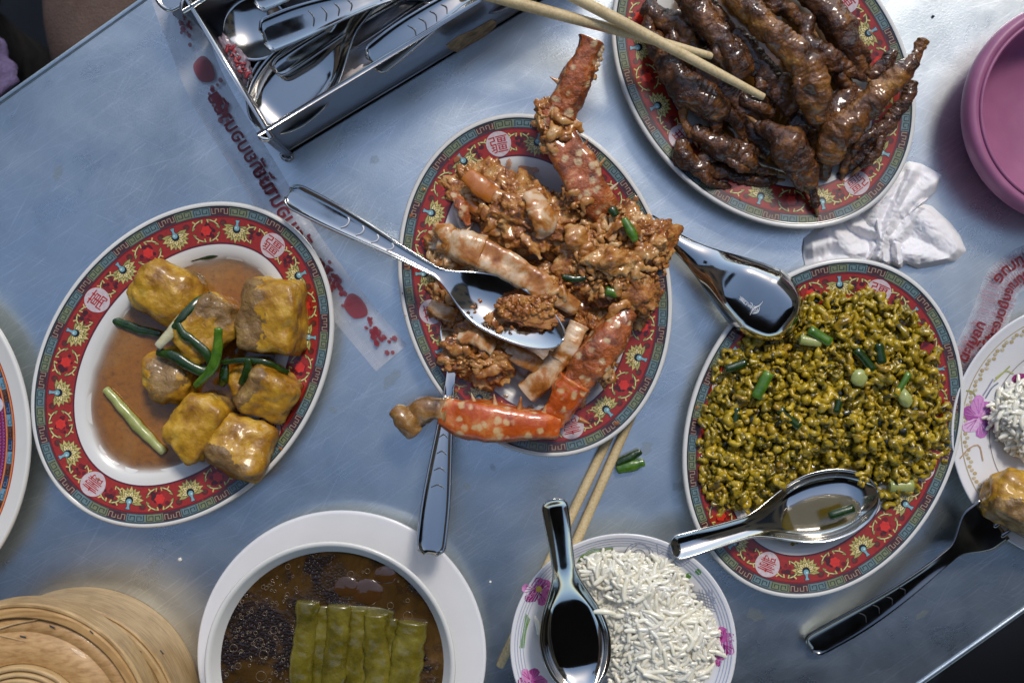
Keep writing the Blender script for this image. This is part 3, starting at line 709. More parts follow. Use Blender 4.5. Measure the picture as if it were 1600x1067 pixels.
soup_spoon('soup_spoon', 'dark reflecting metal soup spoon standing in the bowl of rice', P(861, 768, 0.082), P(912, 1082, 0.062), up=(0.05, -0.06, 1), wb=0.0245, lift=0.020)
fork('fork', 'dark shiny fork at lower right with its tines stuck into yellow tofu', P(1266, 1012, 0.010), P(1636, 756, 0.036), arc=0.012, we=0.0105, wn=0.0052, notch=4, wp=0.0200, bend=0.001, up=(0.10, -0.14, 1), mat='steel_dark_reflect')

def chopstick(label, A, B, ra=0.0042, rb=0.0030, group='pale wooden chopsticks'):
    pts = [np.array(A)*(1-t)+np.array(B)*t for t in (0, 0.2, 0.4, 0.6, 0.8, 1)]
    rd = [ra, ra, ra*0.9+rb*0.1, ra*0.6+rb*0.4, ra*0.3+rb*0.7, rb*0.85]
    o = MB().add(*tube(pts, rd, n=18, m=30, capf=0.35)).build('chopstick', M['chopstick']); tag(o, label, 'chopstick', group); return o
chopstick('upper wooden chopstick crossing over its partner, tip deep in the chicken feet', P(845, -32, 0.075), P(1193, 152, 0.056))
chopstick('wooden chopstick crossing under its partner, its tip ending early in the chicken feet', P(722, -18, 0.078), P(1112, 88, 0.048))
chopstick('left wooden chopstick on the table, its end coming out beside the rice bowl', P(1010, 560, 0.0045)*1, P(781, 1040, 0.0045), 0.0036, 0.0038)
chopstick('right wooden chopstick on the table, running from crab plate to under the rice bowl', P(1018, 578, 0.0045), P(840, 985, 0.0045), 0.0036, 0.0040)

# ------------------------------------------------------------------ tofu dish
tofu_sauce_z = 0.0140
sauce_pool(OA, PLATES['A'], tofu_sauce_z, M['sauce_tofu'], wob=0.0025, edge=0.0045)
def tofu(label, c, size, az, seed, cutdir=None, tilt=(0, 0), pw=4.5, amp=0.10, parts=True):
    v, f = ico(5); v0 = v/((np.abs(v)**pw).sum(1)**(1/pw))[:, None]
    out = []
    for p in v0:
        k = 1+amp*nz(p, 1.1, seed, 2); q = p*k
        q = q + p*(0.065*nz(p, 2.2, seed+5, 4)-0.06*max(0, abs(nz(p, 1.8, seed+8, 2))*2-0.5))
        out.append(q)
    out = np.array(out)
    # uneven taper and pinch
    rr = random.Random(seed); tx, ty = rr.uniform(-0.12, 0.12), rr.uniform(-0.12, 0.12)
    out[:, 0] *= 1+tx*out[:, 1]; out[:, 1] *= 1+ty*out[:, 0]; out[:, 2] *= 1+0.12*out[:, 0]*rr.uniform(-1, 1)
    W = (out*np.asarray(size)*np.array([0.91, 0.91, 1.0])) @ rotm(tilt[0], tilt[1], az).T+np.asarray(c)
    mi = []
    mb = MB(); cd = np.array(cutdir if cutdir else (0, 0, -9.0)); 
    fc = np.array([v0[list(t)].mean(0) for t in f])
    A_ = np.array([q_ @ cd + 0.22*nz(q_, 3.0, seed+1, 4) for q_ in fc]) > 0.80
    mb.v = [W]; mb.n = len(W); mb.f = list(f); mb.m = [1 if a else 0 for a in A_]
    o = mb.build('tofu_piece', [M['tofu_skin'], M['tofu_cut']])
    tag(o, label, 'tofu'); return o
H = lambda n, z=0.02: px(n, z)/2
tofu('rounded golden tofu piece at the upper left of the brown sauce', P(263, 458, 0.026), (H(118), H(100), 0.019), math.radians(-22), 3, tilt=(0.1, 0.1), pw=3.2)
tofu('largest tofu piece, torn and pale brown on its left side, by the right rim', P(428, 494, 0.028), (H(106), H(126), 0.021), math.radians(-6), 14, cutdir=(-0.6, 0, 0.75), tilt=(0.05, -0.12), pw=6)
tofu('centre tofu piece lying under the crossed scallion leaves', P(322, 512, 0.026), (H(112), H(88), 0.018), math.radians(42), 21, cutdir=(0.7, 0.3, 0.6), tilt=(0.2, 0.1), pw=5)
tofu('pale pear shaped tofu piece just below the white scallion end', P(264, 588, 0.023), (H(84), H(94), 0.016), math.radians(15), 33, cutdir=(0, 0, 0.95), tilt=(-0.15, 0.2), pw=3)
tofu('orange tofu piece with dark slits against the lower right rim', P(422, 612, 0.026), (H(92), H(82), 0.017), math.radians(-30), 41, cutdir=(-0.8, 0, 0.4), tilt=(0.25, 0.2), pw=5)
tofu('glazed tofu piece at the bottom centre, left of its close neighbour', P(315, 664, 0.028), (H(82), H(112), 0.019), math.radians(-38), 57, tilt=(0.1, -0.15), pw=5)
tofu('lowest tofu piece with a grey brown cut side beside the plate rim', P(378, 698, 0.027), (H(104), H(98), 0.020), math.radians(-22), 64, cutdir=(-0.3, -0.85, 0.35), tilt=(-0.3, 0.1), pw=5)
tofu('small dark tofu piece between the orange one and the largest one', P(386, 594, 0.017), (H(60), H(56), 0.010), math.radians(30), 66, pw=4)
tofu('tiny crumb of tofu by the foot of the lowest piece', P(327, 740, 0.014), (H(20), H(18), 0.005), 0.3, 71, pw=3)
def leaf(label, pts, z, r, mat, flat=0.45, cat='scallion', seed=0, group=None, name='scallion_piece', rr=None):
    zz = z if isinstance(z, (list, tuple)) else [z]*len(pts)
    q = [P(a, b, c) for (a, b), c in zip(pts, zz)]
    rd = rr if rr else [r*0.75]+[r]*(len(pts)-2)+[r*0.7] if len(pts) > 2 else [r, r]
    o = MB().add(*tube(q, [px(k, zz[0]) for k in rd], n=12, flat=flat, amp=px(1.2), ns=160, seed=seed, m=26, capf=0.4)).build(name, M[mat]); tag(o, label, cat, group); return o
leaf('dark thin scallion leaf along the top edge of the brown sauce', [(274, 410), (315, 402), (358, 394)], 0.0152, 4.5, 'green_dark')
leaf('dark scallion leaf reaching from the left of the sauce to under the rounded tofu', [(160, 493), (190, 505), (218, 515), (250, 522)], [0.0155, 0.0155, 0.0165, 0.018], 7, 'green_dark')
leaf('white scallion end poking out below the rounded tofu', [(247, 541), (262, 526), (282, 500), (300, 478)], [0.044, 0.043, 0.040, 0.036], 8.5, 'scallion_white', 0.9)
leaf('pale green scallion stalk lying alone in the brown sauce', [(166, 608), (195, 642), (225, 676), (256, 706)], 0.0165, 8.5, 'green_pale', 0.8)
leaf('bright green scallion leaf curving over the centre tofu', [(341, 514), (340, 545), (330, 577), (306, 603)], [0.054, 0.050, 0.046, 0.038], 8, 'green', 0.6)
leaf('dark scallion leaf crossing the centre tofu towards the bright one', [(276, 502), (285, 520), (305, 535), (322, 552), (330, 572)], [0.046, 0.048, 0.048, 0.047, 0.045], 7, 'green_dark')
leaf('dark scallion leaf between the rounded tofu and the centre tofu', [(330, 460), (308, 472), (285, 495), (272, 512)], [0.036, 0.042, 0.046, 0.046], 7, 'green_dark')
leaf('dark scallion leaf above the pale tofu piece', [(246, 550), (270, 556), (296, 572), (318, 580), (340, 572)], [0.040, 0.043, 0.043, 0.042, 0.040], 8, 'green_dark')
leaf('dark scallion strand running right from the centre to the plate rim', [(345, 566), (380, 563), (415, 566), (450, 582)], [0.034, 0.037, 0.037, 0.03], 5, 'green_dark')
leaf('short dark scallion leaf pointing down beside the orange tofu', [(388, 562), (386, 580), (376, 600)], [0.040, 0.038, 0.034], 7, 'green_dark')
leaf('short black green scallion leaf below the crossing point', [(352, 570), (350, 590), (346, 602)], [0.03, 0.03, 0.028], 8, 'green_dark')

# ------------------------------------------------------------------ curried clams
CLAMZ = lambda x, y, d: 0.006
def clam_proto(k):
    rr = random.Random(100+k); mb = MB(); R_ = rr.uniform(0.0024, 0.0034); arc_ = rr.uniform(2.6, 5.0); n = 7; pts = []; rad_ = []
    for i in range(n):
        t = i/(n-1); a = -arc_/2+arc_*t; r2 = R_*(1+rr.uniform(-.22, .22)); pts.append((r2*math.cos(a)*rr.uniform(1.0, 1.35), r2*math.sin(a), rr.uniform(-.0008, .0008)))
        rad_.append(0.00125*rr.uniform(0.7, 1.25)*(1.5 if (i in (0, n-1) and rr.random() < 0.6) else 1.0))
    mb.add(*tube(pts, rad_, n=9, m=15, amp=0.0011, ns=480, seed=k, flat=rr.uniform(0.9, 1.5)), mi=0)
    if k % 3: mb.add(*blob((0.0002, 0.0, -0.0006), (R_*0.75, R_*0.7, 0.0008), amp=0.7, ns=2.5, seed=k+3, sub=2), mi=1)
    else: mb.add(*blob((0.001, 0.0004, 0.0), (R_*0.9, R_*0.55, 0.0013), amp=0.8, ns=2.5, seed=k+3, sub=2), mi=0)
    mb.v = [v*1.0 for v in mb.v]
    V = np.concatenate(mb.v); me = bpy.data.meshes.new('clam'); me.from_pydata(V.tolist(), [], mb.f); me.materials.append(M['clam']); me.materials.append(M['clam_dark'])
    me.polygons.foreach_set('material_index', mb.m); me.polygons.foreach_set('use_smooth', [True]*len(mb.f)); me.update(); return me, V, mb.f, mb.m
protos = [clam_proto(k) for k in range(15)]
# outline of the heap in photo pixels
HEAP = [(1128, 552), (1160, 535), (1205, 520), (1240, 500), (1235, 468), (1262, 462), (1300, 455), (1345, 452), (1385, 462), (1420, 480), (1448, 520), (1466, 565), (1475, 610), (1480, 650), (1478, 700), (1458, 735), (1430, 765), (1402, 775), (1378, 790), (1372, 745), (1335, 730), (1270, 728), (1210, 765), (1165, 800), (1120, 800), (1095, 765), (1090, 720), (1098, 670), (1103, 620)]
def inside(p, poly_):
    x, y = p; c = False; n = len(poly_)
    for i in range(n):
        x1, y1 = poly_[i]; x2, y2 = poly_[(i+1) % n]
        if (y1 > y) != (y2 > y) and x < (x2-x1)*(y-y1)/(y2-y1)+x1: c = not c
    return c
def edge_dist(p, poly_):
    p = np.array(p, float); a = np.array(poly_, float); b = np.roll(a, -1, 0); ab = b-a
    t = np.clip(((p-a)*ab).sum(1)/(ab**2).sum(1), 0, 1); return np.sqrt((((a+ab*t[:, None])-p)**2).sum(1)).min()
def scatter(poly_, step, rnd):
    xs = [p[0] for p in poly_]; ys = [p[1] for p in poly_]; out = []; y = min(ys); k = 0
    while y < max(ys):
        x = min(xs)+(k % 2)*step/2
        while x < max(xs):
            q = (x+rnd.uniform(-.42, .42)*step, y+rnd.uniform(-.42, .42)*step)
            if inside(q, poly_): out.append(q)
            x += step
        y += step*0.87; k += 1
    return out
rd = random.Random(5)
def heap_z(q, poly_, base, top, reach): 
    e = min(1, edge_dist(q, poly_)/reach); return base+(top-base)*math.sin(e*PI/2)
tops = scatter(HEAP, 16.5, rd); 
def clam_mat4(q, z, sc):
    c = P(q[0], q[1], z); return Matrix.Translation(c) @ Matrix.Rotation(rd.uniform(0, 2*PI), 4, 'Z') @ Matrix.Rotation(rd.gauss(0, 0.75), 4, 'X') @ Matrix.Rotation(rd.gauss(0, 0.65), 4, 'Y') @ Matrix.Scale(sc, 4)
items = []
for layer, dz in ((0, 0.0), (1, -0.0048), (2, -0.0095)):
    pts_ = tops if layer == 0 else scatter(HEAP, 17.5, rd)
    for q in pts_:
        z = heap_z(q, HEAP, 0.019, 0.032, 90)+dz+rd.uniform(-.0022, .0026)+0.004*mn.noise(Vector((q[0]*0.02, q[1]*0.02, 0)))
        items.append((z, q, layer))
top_items = [i for i in items if i[2] == 0]; rd.shuffle(top_items)
top_items.sort(key=lambda i: -i[0]); solo = top_items[:300]; rest = top_items[300:]+[i for i in items if i[2]]
for z, q, _ in solo:
    k = rd.randrange(len(protos)); o = bpy.data.objects.new('clam', protos[k][0]); COL.objects.link(o); o.matrix_world = clam_mat4(q, z, rd.uniform(0.95, 1.85))
    tag(o, 'small yellow curried clam meat in the heap on the right oval plate', 'clam', 'curried clam meats heaped on the right plate')
mb = MB()
for z, q, _ in rest:
    me, V, F, mm_ = protos[rd.randrange(len(protos))]; mt = np.array(clam_mat4(q, z, rd.uniform(0.95, 1.85)))
    o0 = mb.n; mb.v.append(V@mt[:3, :3].T+mt[:3, 3]); mb.n += len(V); mb.f.extend([tuple(i+o0 for i in f) for f in F]); mb.m.extend(mm_)
o = mb.build('clam_heap', [M['clam'], M['clam_dark']], kind='stuff'); o['label'] = 'dense heap of yellow curried clam meats filling the right oval plate'
sauce_pool(OD, PLATES['D'], 0.0128, M['sauce_clam'], name='yellow_oil', wob=0.001, edge=0.002)
def ring_cut(label, x, y, z, ang, L=34, r=8, mat='green', open_=True, group=None):
    a = math.radians(ang); d = np.array([math.cos(a), math.sin(a)])*L/2
    q = [P(x-d[0], y+d[1], z), P(x+d[0], y-d[1], z)]
    mb = MB()
    V, F = tube(q, [px(r, z)]*2, n=14, m=8, capf=0.12, flat=0.75, amp=px(0.8), ns=200, seed=x)
    mb.add(V, F); o = mb.build('scallion_piece', M[mat]); tag(o, label, 'scallion', group); return o
ring_cut('bright scallion piece near the top of the clams, right of the upturned spoon', 1281, 525, 0.037, -32, 38, 8, 'green')
ring_cut('shorter pale scallion piece tucked under the bright one near the upturned spoon', 1266, 533, 0.035, -8, 32, 8, 'green_pale')
ring_cut('dark scallion piece slanting down near the middle of the clams', 1351, 562, 0.037, -50, 42, 7, 'green_dark')
ring_cut('upright dark scallion piece right of the slanting one', 1375, 552, 0.037, -80, 30, 8, 'green_dark')
ring_cut('bright scallion piece pointing up at the left side of the clams', 1191, 602, 0.037, 62, 44, 9, 'green')
ring_cut('blue green scallion piece in the lower left half of the clams', 1233, 653, 0.037, -42, 42, 7, 'green_dark')
ring_cut('thin scallion piece at the right side of the clams', 1410, 600, 0.037, 58, 40, 5, 'green')
ring_cut('short dark scallion piece standing in the centre of the clams', 1310, 632, 0.036, 75, 24, 6, 'green_dark')
ring_cut('dark scallion piece at the left edge of the clam heap', 1150, 572, 0.030, 20, 34, 7, 'green_dark')
ring_cut('small scallion piece hidden low in the left of the clams', 1150, 650, 0.030, 85, 26, 6, 'green_dark')
ring_cut('pale cut scallion piece on the plate rim right of the spoon bowl', 1408, 759, 0.024, 0, 36, 10, 'green_pale')
ring_cut('dark green scallion piece lying in the oil of the spoon', 1315, 800, 0.036, 18, 40, 7, 'green_dark')
o = MB().add(*blob(P(1342, 590, 0.037), (px(13), px(13), 0.003), amp=0.12, seed=4, sub=3)).build('garlic_slice', M['green_pale']); tag(o, 'pale yellow garlic slice on the middle of the clams', 'garlic')
o = MB().add(*blob(P(1414, 622, 0.036), (px(10), px(15), 0.004), az=0.4, amp=0.15, seed=5, sub=3)).build('garlic_slice', M['green_pale']); tag(o, 'yellow garlic piece under the thin scallion at the right of the clams', 'garlic')
o = MB().add(*blob(P(1283, 806, 0.0245), (px(62), px(30), 0.0008), az=math.radians(14), amp=0.08, seed=8, sub=3)).build('yellow_oil', plain('spoon_oil', C(112, 96, 20), 0.06, coat=0.5, Alpha=0.38)); tag(o, 'puddle of yellow oil in the bowl of the spoon on the clam plate', 'oil')
for (x, y, lab) in ((1345, 748, 'single clam meat stuck to the upper rim of the spoon bowl'), (1236, 842, 'lone clam meat in the oil below the spoon handle'), (1212, 850, 'darker clam meat left of the lone one below the spoon')):
    k = rd.randrange(15); o = bpy.data.objects.new('clam', protos[k][0]); COL.objects.link(o); o.matrix_world = Matrix.Translation(P(x, y, 0.036 if y < 800 else 0.014)) @ Matrix.Rotation(x, 4, 'Z') @ Matrix.Scale(1.3, 4); tag(o, lab, 'clam')

# ------------------------------------------------------------------ braised chicken feet
sauce_pool(OC_, PLATES['C'], 0.0125, M['sauce_feet'], wob=0.002, edge=0.003)
foot_n = [0]
def foot(label, shank, z, rad, toes=(), mat='feet', amp=3.2, flat=0.85):
    """shank px points; toes list of (pts, z list, radii)"""
    foot_n[0] += 1; sd = foot_n[0]*3.7; fr_ = random.Random(foot_n[0]*13+1)
    zz = z if isinstance(z, (list, tuple)) else [z]*len(shank)
    base = P(*shank[-1], 0); base[2] = 0.008
    r = thing('chicken_foot', label, 'chicken foot', base, 'braised chicken feet')
    q = [P(a, b, c) for (a, b), c in zip(shank, zz)]
    def build(nm, q, rd_, s2, mt, n=28, cap=0.6, am=amp):
        L = np.linalg.norm(np.diff(np.array(q), axis=0), axis=1).sum()
        def kn(t, a): return 1+0.13*math.sin(t*L/0.010*1.0+s2)*(1 if n < 28 else 0.35)+(0.10*abs(math.cos(a*1.5+s2)) if n == 28 else 0)
        MB().add(*tube(q, rd_, n=n, m=max(14, int(L/0.0009)), flat=flat, amp=px(am*2.0), ns=85, seed=s2, oc=6, ridge=px(1.7), rfreq=640+110*math.sin(s2), capf=cap, shapefn=kn)).build(nm, M[mt], r)
    build('shank', q, [px(k*0.84, zz[0]) for k in rad], sd, mat)
    tl = [list(t) for t in toes]
    if len(shank) >= 5:            # side toes splaying from the palm
        i0 = len(shank)-3
        for sg in (-1, 1):
            p0 = np.array(shank[i0], float); dd = np.array(shank[i0+1], float)-p0; an = math.atan2(dd[1], dd[0])+sg*fr_.uniform(0.35, 0.8); L_ = fr_.uniform(36, 58)
            pts = [tuple(p0+sg*np.array([-dd[1], dd[0]])/np.linalg.norm(dd)*rad[i0]*0.45)]
            for k in (0.5, 1.0): a2 = an-sg*0.5*k; pts.append((pts[0][0]+L_*k*math.cos(a2), pts[0][1]+L_*k*math.sin(a2)))
            z0 = zz[i0]; tl.append([pts, [z0+0.001, z0+0.001, z0-0.006], [10, 9, 6]])
    for i, tt in enumerate(tl):
        tp, tz, tr = tt[:3]; mt = tt[3] if len(tt) > 3 else mat
        tq = [P(a, b, c) for (a, b), c in zip(tp, tz)]
        build('toe', tq, [px(k*0.88, tz[0]) for k in tr], sd+i+1, mt, n=18, am=1.8)
        d = tq[-1]-tq[-2]; d = d/np.linalg.norm(d); e = tq[-1]+d*px(tr[-1])*0.4
        if tr[-1] < 10:
            MB().add(*tube([e, e+d*0.004+np.array([0, 0, -0.0008]), e+d*0.0085+np.array([0, 0, -0.003])], [px(min(tr[-1], 5)*0.7), px(3), px(0.8)], n=10, m=8)).build('claw', M['claw'], r)
    return r
foot('big central chicken foot running from the top edge down to a pair of claws',
     [(1120, -40), (1165, 5), (1200, 45), (1235, 75), (1262, 108), (1275, 150), (1280, 185)], [0.048, 0.052, 0.055, 0.056, 0.054, 0.050, 0.045], [20, 22, 24, 25, 27, 29, 20],
     [([(1275, 160), (1290, 185), (1301, 198)], [0.048, 0.043, 0.040], [13, 9, 5]), ([(1265, 165), (1278, 192), (1284, 205)], [0.046, 0.042, 0.038], [12, 9, 5]),
      ([(1225, 120), (1232, 150), (1226, 168)], [0.042, 0.036, 0.03], [12, 10, 8])], 'feet_light')
foot('chicken foot left of the big central one, ending in a rounded knuckle',
     [(1060, -30), (1082, 5), (1106, 35), (1128, 62), (1150, 95), (1160, 116)], [0.046, 0.048, 0.048, 0.047, 0.044, 0.040], [18, 21, 23, 21, 24, 20],
     [([(1130, 70), (1120, 95), (1116, 110)], [0.040, 0.036, 0.033], [14, 12, 8]), ([(1106, 5), (1125, 25), (1140, 45)], [0.040, 0.042, 0.036], [14, 15, 11])])
foot('ribbed chicken foot sticking out over the right rim of its plate',
     [(1443, 66), (1428, 92), (1400, 122), (1370, 150), (1338, 180), (1308, 212), (1292, 245)], [0.058, 0.057, 0.055, 0.052, 0.048, 0.043, 0.036], [10, 14, 20, 24, 27, 30, 24],
     [([(1305, 225), (1290, 255), (1290, 275)], [0.036, 0.028, 0.02], [17, 13, 9]), ([(1335, 200), (1325, 240), (1318, 268)], [0.036, 0.028, 0.022], [15, 12, 8]), ([(1290, 205), (1275, 225), (1282, 245)], [0.034, 0.028, 0.022], [14, 12, 8])], 'feet_light', 3.0)
foot('narrow dark chicken foot lying below the ribbed one at the right rim',
     [(1429, 130), (1418, 155), (1396, 182), (1372, 210), (1350, 235), (1330, 258)], [0.044, 0.043, 0.040, 0.036, 0.03, 0.024], [8, 11, 13, 15, 17, 15],
     [([(1345, 240), (1330, 262), (1312, 276)], [0.027, 0.022, 0.018], [12, 9, 6])])
foot('plump chicken foot at the bottom whose long claw points down onto the rim',
     [(1190, 196), (1208, 208), (1228, 222), (1245, 248), (1258, 272), (1266, 290)], [0.036, 0.039, 0.042, 0.040, 0.036, 0.032], [10, 15, 30, 30, 23, 15],
     [([(1262, 280), (1270, 300), (1275, 322)], [0.033, 0.029, 0.026], [11, 7, 5]), ([(1205, 212), (1192, 202), (1183, 194)], [0.036, 0.035, 0.034], [13, 11, 9]), ([(1235, 215), (1255, 205), (1275, 212)], [0.034, 0.034, 0.03], [15, 14, 10])], 'feet', 2.4)
foot('left chicken foot passing below both chopsticks down to a hooked toe',
     [(1020, 62), (1040, 88), (1058, 120), (1080, 142), (1108, 160), (1128, 180)], [0.030, 0.034, 0.037, 0.038, 0.036, 0.034], [17, 20, 24, 30, 30, 20],
     [([(1120, 165), (1148, 188), (1162, 215)], [0.034, 0.032, 0.027], [15, 11, 7]), ([(1108, 170), (1118, 195), (1112, 215)], [0.033, 0.03, 0.025], [14, 12, 8]), ([(1070, 150), (1068, 185), (1082, 212)], [0.034, 0.031, 0.029], [10, 8, 8], 'feet_light')])
foot('chicken foot at the lower left with a shiny folded edge',
     [(1086, 206), (1110, 222), (1136, 236), (1160, 244), (1178, 262)], [0.03, 0.032, 0.032, 0.030, 0.026], [15, 18, 20, 19, 13],
     [([(1165, 255), (1190, 266), (1215, 271)], [0.026, 0.023, 0.021], [10, 8, 5], 'feet_light'), ([(1140, 245), (1158, 262), (1178, 272)], [0.026, 0.022, 0.018], [12, 10, 7])])
foot('dark curled chicken foot resting on the lower left rim beside the character disc',
     [(1062, 222), (1070, 242), (1092, 258), (1118, 266), (1148, 274)], [0.026, 0.026, 0.024, 0.022, 0.020], [13, 18, 18, 15, 12],
     [([(1148, 276), (1180, 283), (1212, 282)], [0.02, 0.018, 0.018], [12, 10, 8]), ([(1065, 235), (1058, 250), (1066, 262)], [0.024, 0.022, 0.02], [10, 10, 8])])
foot('smooth dark chicken foot along the upper right inside of the plate',
     [(1245, -30), (1282, 5), (1308, 35), (1325, 68), (1338, 100), (1345, 122)], [0.034, 0.036, 0.038, 0.038, 0.035, 0.030], [22, 25, 27, 24, 19, 9],
     [([(1262, 30), (1258, 55), (1252, 72)], [0.036, 0.038, 0.036], [13, 15, 11])])
foot('chicken foot with a pointed toe between the central one and the smooth dark one',
     [(1258, 68), (1280, 82), (1302, 98), (1325, 112)], [0.04, 0.042, 0.040, 0.036], [16, 19, 18, 13],
     [([(1320, 110), (1338, 117), (1352, 124)], [0.037, 0.036, 0.034], [11, 8, 5]), ([(1310, 118), (1330, 140), (1352, 152)], [0.034, 0.032, 0.03], [14, 12, 8])])
foot('dark chicken foot filling the gap under the chopstick tip in the middle',
     [(1150, 52), (1172, 82), (1196, 112), (1215, 142), (1238, 172)], [0.034, 0.037, 0.038, 0.036, 0.034], [15, 18, 20, 20, 16],
     [([(1210, 150), (1196, 172), (1200, 190)], [0.032, 0.03, 0.026], [14, 12, 9]), ([(1160, 155), (1180, 165), (1205, 178)], [0.03, 0.032, 0.028], [14, 14, 11])])
foot('short chicken foot stub on the right rim above the ribbed foot',
     [(1396, 82), (1388, 96), (1374, 108), (1360, 125)], [0.034, 0.034, 0.033, 0.030], [9, 12, 12, 10])
foot('dark chicken foot in the upper left corner of the plate',
     [(1012, 10), (1032, 30), (1058, 40), (1075, 62), (1090, 82)], [0.028, 0.031, 0.033, 0.032, 0.030], [15, 20, 21, 19, 15],
     [([(1020, 20), (1012, 45), (1022, 66)], [0.03, 0.03, 0.028], [13, 13, 11]), ([(1050, 50), (1048, 78), (1060, 98)], [0.03, 0.03, 0.028], [12, 12, 10])])
foot('chicken foot at the very top between the two long ones',
     [(1160, -40), (1190, -10), (1215, 10), (1240, 25)], [0.036, 0.038, 0.038, 0.036], [18, 20, 18, 13],
     [([(1240, 25), (1258, 36), (1270, 50)], [0.036, 0.036, 0.034], [12, 10, 7])])
foot('dark chicken foot lying low in the middle right of the pile',
     [(1240, 190), (1262, 205), (1288, 190), (1312, 165), (1330, 150)], [0.024, 0.025, 0.027, 0.03, 0.032], [18, 22, 22, 20, 16])
foot('dark chicken foot lying low in the left half of the pile',
     [(1096, 100), (1120, 128), (1140, 150), (1165, 172), (1195, 240)], [0.022, 0.023, 0.023, 0.023, 0.02], [22, 24, 24, 22, 16])
foot('dark chicken foot low at the bottom between the plump one and the ribbed one',
     [(1285, 195), (1300, 215), (1292, 240), (1275, 262)], [0.022, 0.022, 0.02, 0.018], [22, 22, 20, 14])
# ------------------------------------------------------------------ crab dish
sauce_pool(OB, PLATES['B'], 0.0075, M['sauce_crab'], wob=0.004, edge=0.005, seed=9)
CR = random.Random(21)
def spike(mb, p, d, L, r): 
    d = np.array(d, float); d /= np.linalg.norm(d); mb.add(*tube([p, p+d*L*0.5, p+d*L], [r, r*0.55, r*0.12], n=10, m=7, capf=0.2))
def leg(label, segs, name='crab_piece', group=None, mats=('crab_leg',), spikes=(), amp=2.0, flat=0.8, cat='crab'):
    first = P(*segs[0][0][0], 0); first[2] = 0.01
    r = thing(name, label, cat, first, group)
    for i, (pts, zz, rad) in enumerate(segs):
        q = [P(a, b, c) for (a, b), c in zip(pts, zz)]; ph = CR.uniform(0, 6)
        def sh(t, a): 
            c4 = abs(math.cos(a))**4+abs(math.sin(a))**4
            return (1/max(c4, 0.5)**0.25)*0.93*(1+0.07*math.cos(3*a+ph+2*t))*(1+0.12*max(0, 1-min(t, 1-t)/0.10))*(1-0.10*math.sin(PI*2*t+ph)*0.6)
        MB().add(*tube(q, [px(k*0.92, zz[0]) for k in rad], n=40, m=70, flat=flat*0.9, amp=px(amp*1.5), ns=60, seed=CR.random()*50, oc=5, capf=0.12, shapefn=sh)).build('segment', M[mats[min(i, len(mats)-1)]], r)
    for (p, z, d, L, rr_) in spikes:
        mb = MB(); spike(mb, P(p[0], p[1], z), (d[0], -d[1], d[2]), px(L), px(rr_)); mb.build('spine', M['crab_leg'], r)
    return r
leg('long spotted crab claw arm rising over the top rim above the bare table',
    [([(926, 62), (914, 92), (899, 126), (882, 160), (874, 178)], [0.060, 0.057, 0.054, 0.050, 0.048], [23, 25, 27, 27, 24]),
     ([(868, 172), (872, 205), (888, 240), (905, 270), (925, 305), (945, 330)], [0.048, 0.046, 0.046, 0.045, 0.043, 0.038], [22, 26, 32, 36, 33, 24])],
    name='crab_claw', mats=('crab_shell_brown', 'crab_shell_brown'), amp=3.2, group='pieces of crab claw',
    spikes=[((908, 236), 0.05, (0.6, -1, 0.3), 20, 4.5), ((932, 266), 0.05, (0.7, -1, 0.3), 22, 4.5), ((950, 300), 0.046, (0.9, -0.8, 0.3), 20, 4.5), ((872, 128), 0.058, (-1, -0.5, 0.3), 14, 4)])
mb = MB()
for k in range(46):       # pale cracked shell edge of the claw arm
    t = CR.random(); x = 940-52*t+CR.uniform(-7, 7); y = 78+92*t+CR.uniform(-6, 6)
    mb.add(*blob(P(x, y, 0.057-0.010*t), (px(CR.uniform(3, 7)), px(CR.uniform(3, 6)), 0.0022), az=CR.uniform(0, 3), amp=0.5, seed=k, sub=2))
o = mb.build('crab_meat', M['crab_leg'], kind='stuff'); o['label'] = 'pale cracked meat along the right side of the upright claw arm'
leg('bright orange crab claw with white spots hanging over the lower left rim',
    [([(872, 668), (840, 664), (800, 662), (760, 658), (722, 652), (694, 640)], [0.038, 0.040, 0.040, 0.040, 0.038, 0.036], [20, 27, 31, 35, 34, 25]),
     ([(700, 641), (680, 638), (662, 640), (648, 648)], [0.037, 0.036, 0.034, 0.031], [24, 20, 22, 22])],
    name='crab_claw', mats=('crab_shell', 'crab_tip'), amp=1.6, group='pieces of crab claw',
    spikes=[((742, 632), 0.042, (-0.3, -1, 0.2), 18, 5), ((774, 636), 0.042, (-0.1, -1, 0.2), 20, 5), ((812, 640), 0.042, (0.1, -1, 0.2), 20, 5.5)])
o = MB().add(*tube([P(616, 640, 0.036), P(632, 655, 0.036), P(648, 676, 0.033)], [px(11), px(17), px(13)], n=22, m=22, amp=px(2.5), ns=110, seed=3, capf=0.3)).build('claw_stump', M['crab_tip']); tag(o, 'brown blunt broken tip of the orange crab claw, farthest left', 'crab')
leg('red orange crab arm running up the right inside of the plate',
    [([(862, 655), (880, 628), (900, 598)], [0.034, 0.038, 0.040], [25, 28, 27]),
     ([(893, 606), (915, 575), (940, 545), (962, 515), (982, 488)], [0.038, 0.042, 0.043, 0.042, 0.038], [27, 33, 33, 28, 19])],
    name='crab_claw', mats=('crab_shell', 'crab_shell_brown'), amp=4.0, group='pieces of crab claw', spikes=[((905, 655), 0.04, (1, 0.4, 0.2), 18, 5)])
leg('long cream crab leg lying diagonally above the spoon bowl',
    [([(692, 372), (722, 384), (752, 396)], [0.042, 0.046, 0.046], [24, 30, 28]),
     ([(745, 392), (785, 412), (830, 438), (870, 462), (902, 482)], [0.046, 0.047, 0.047, 0.045, 0.042], [24, 25, 24, 20, 11])], group='pale crab legs', amp=3.0)
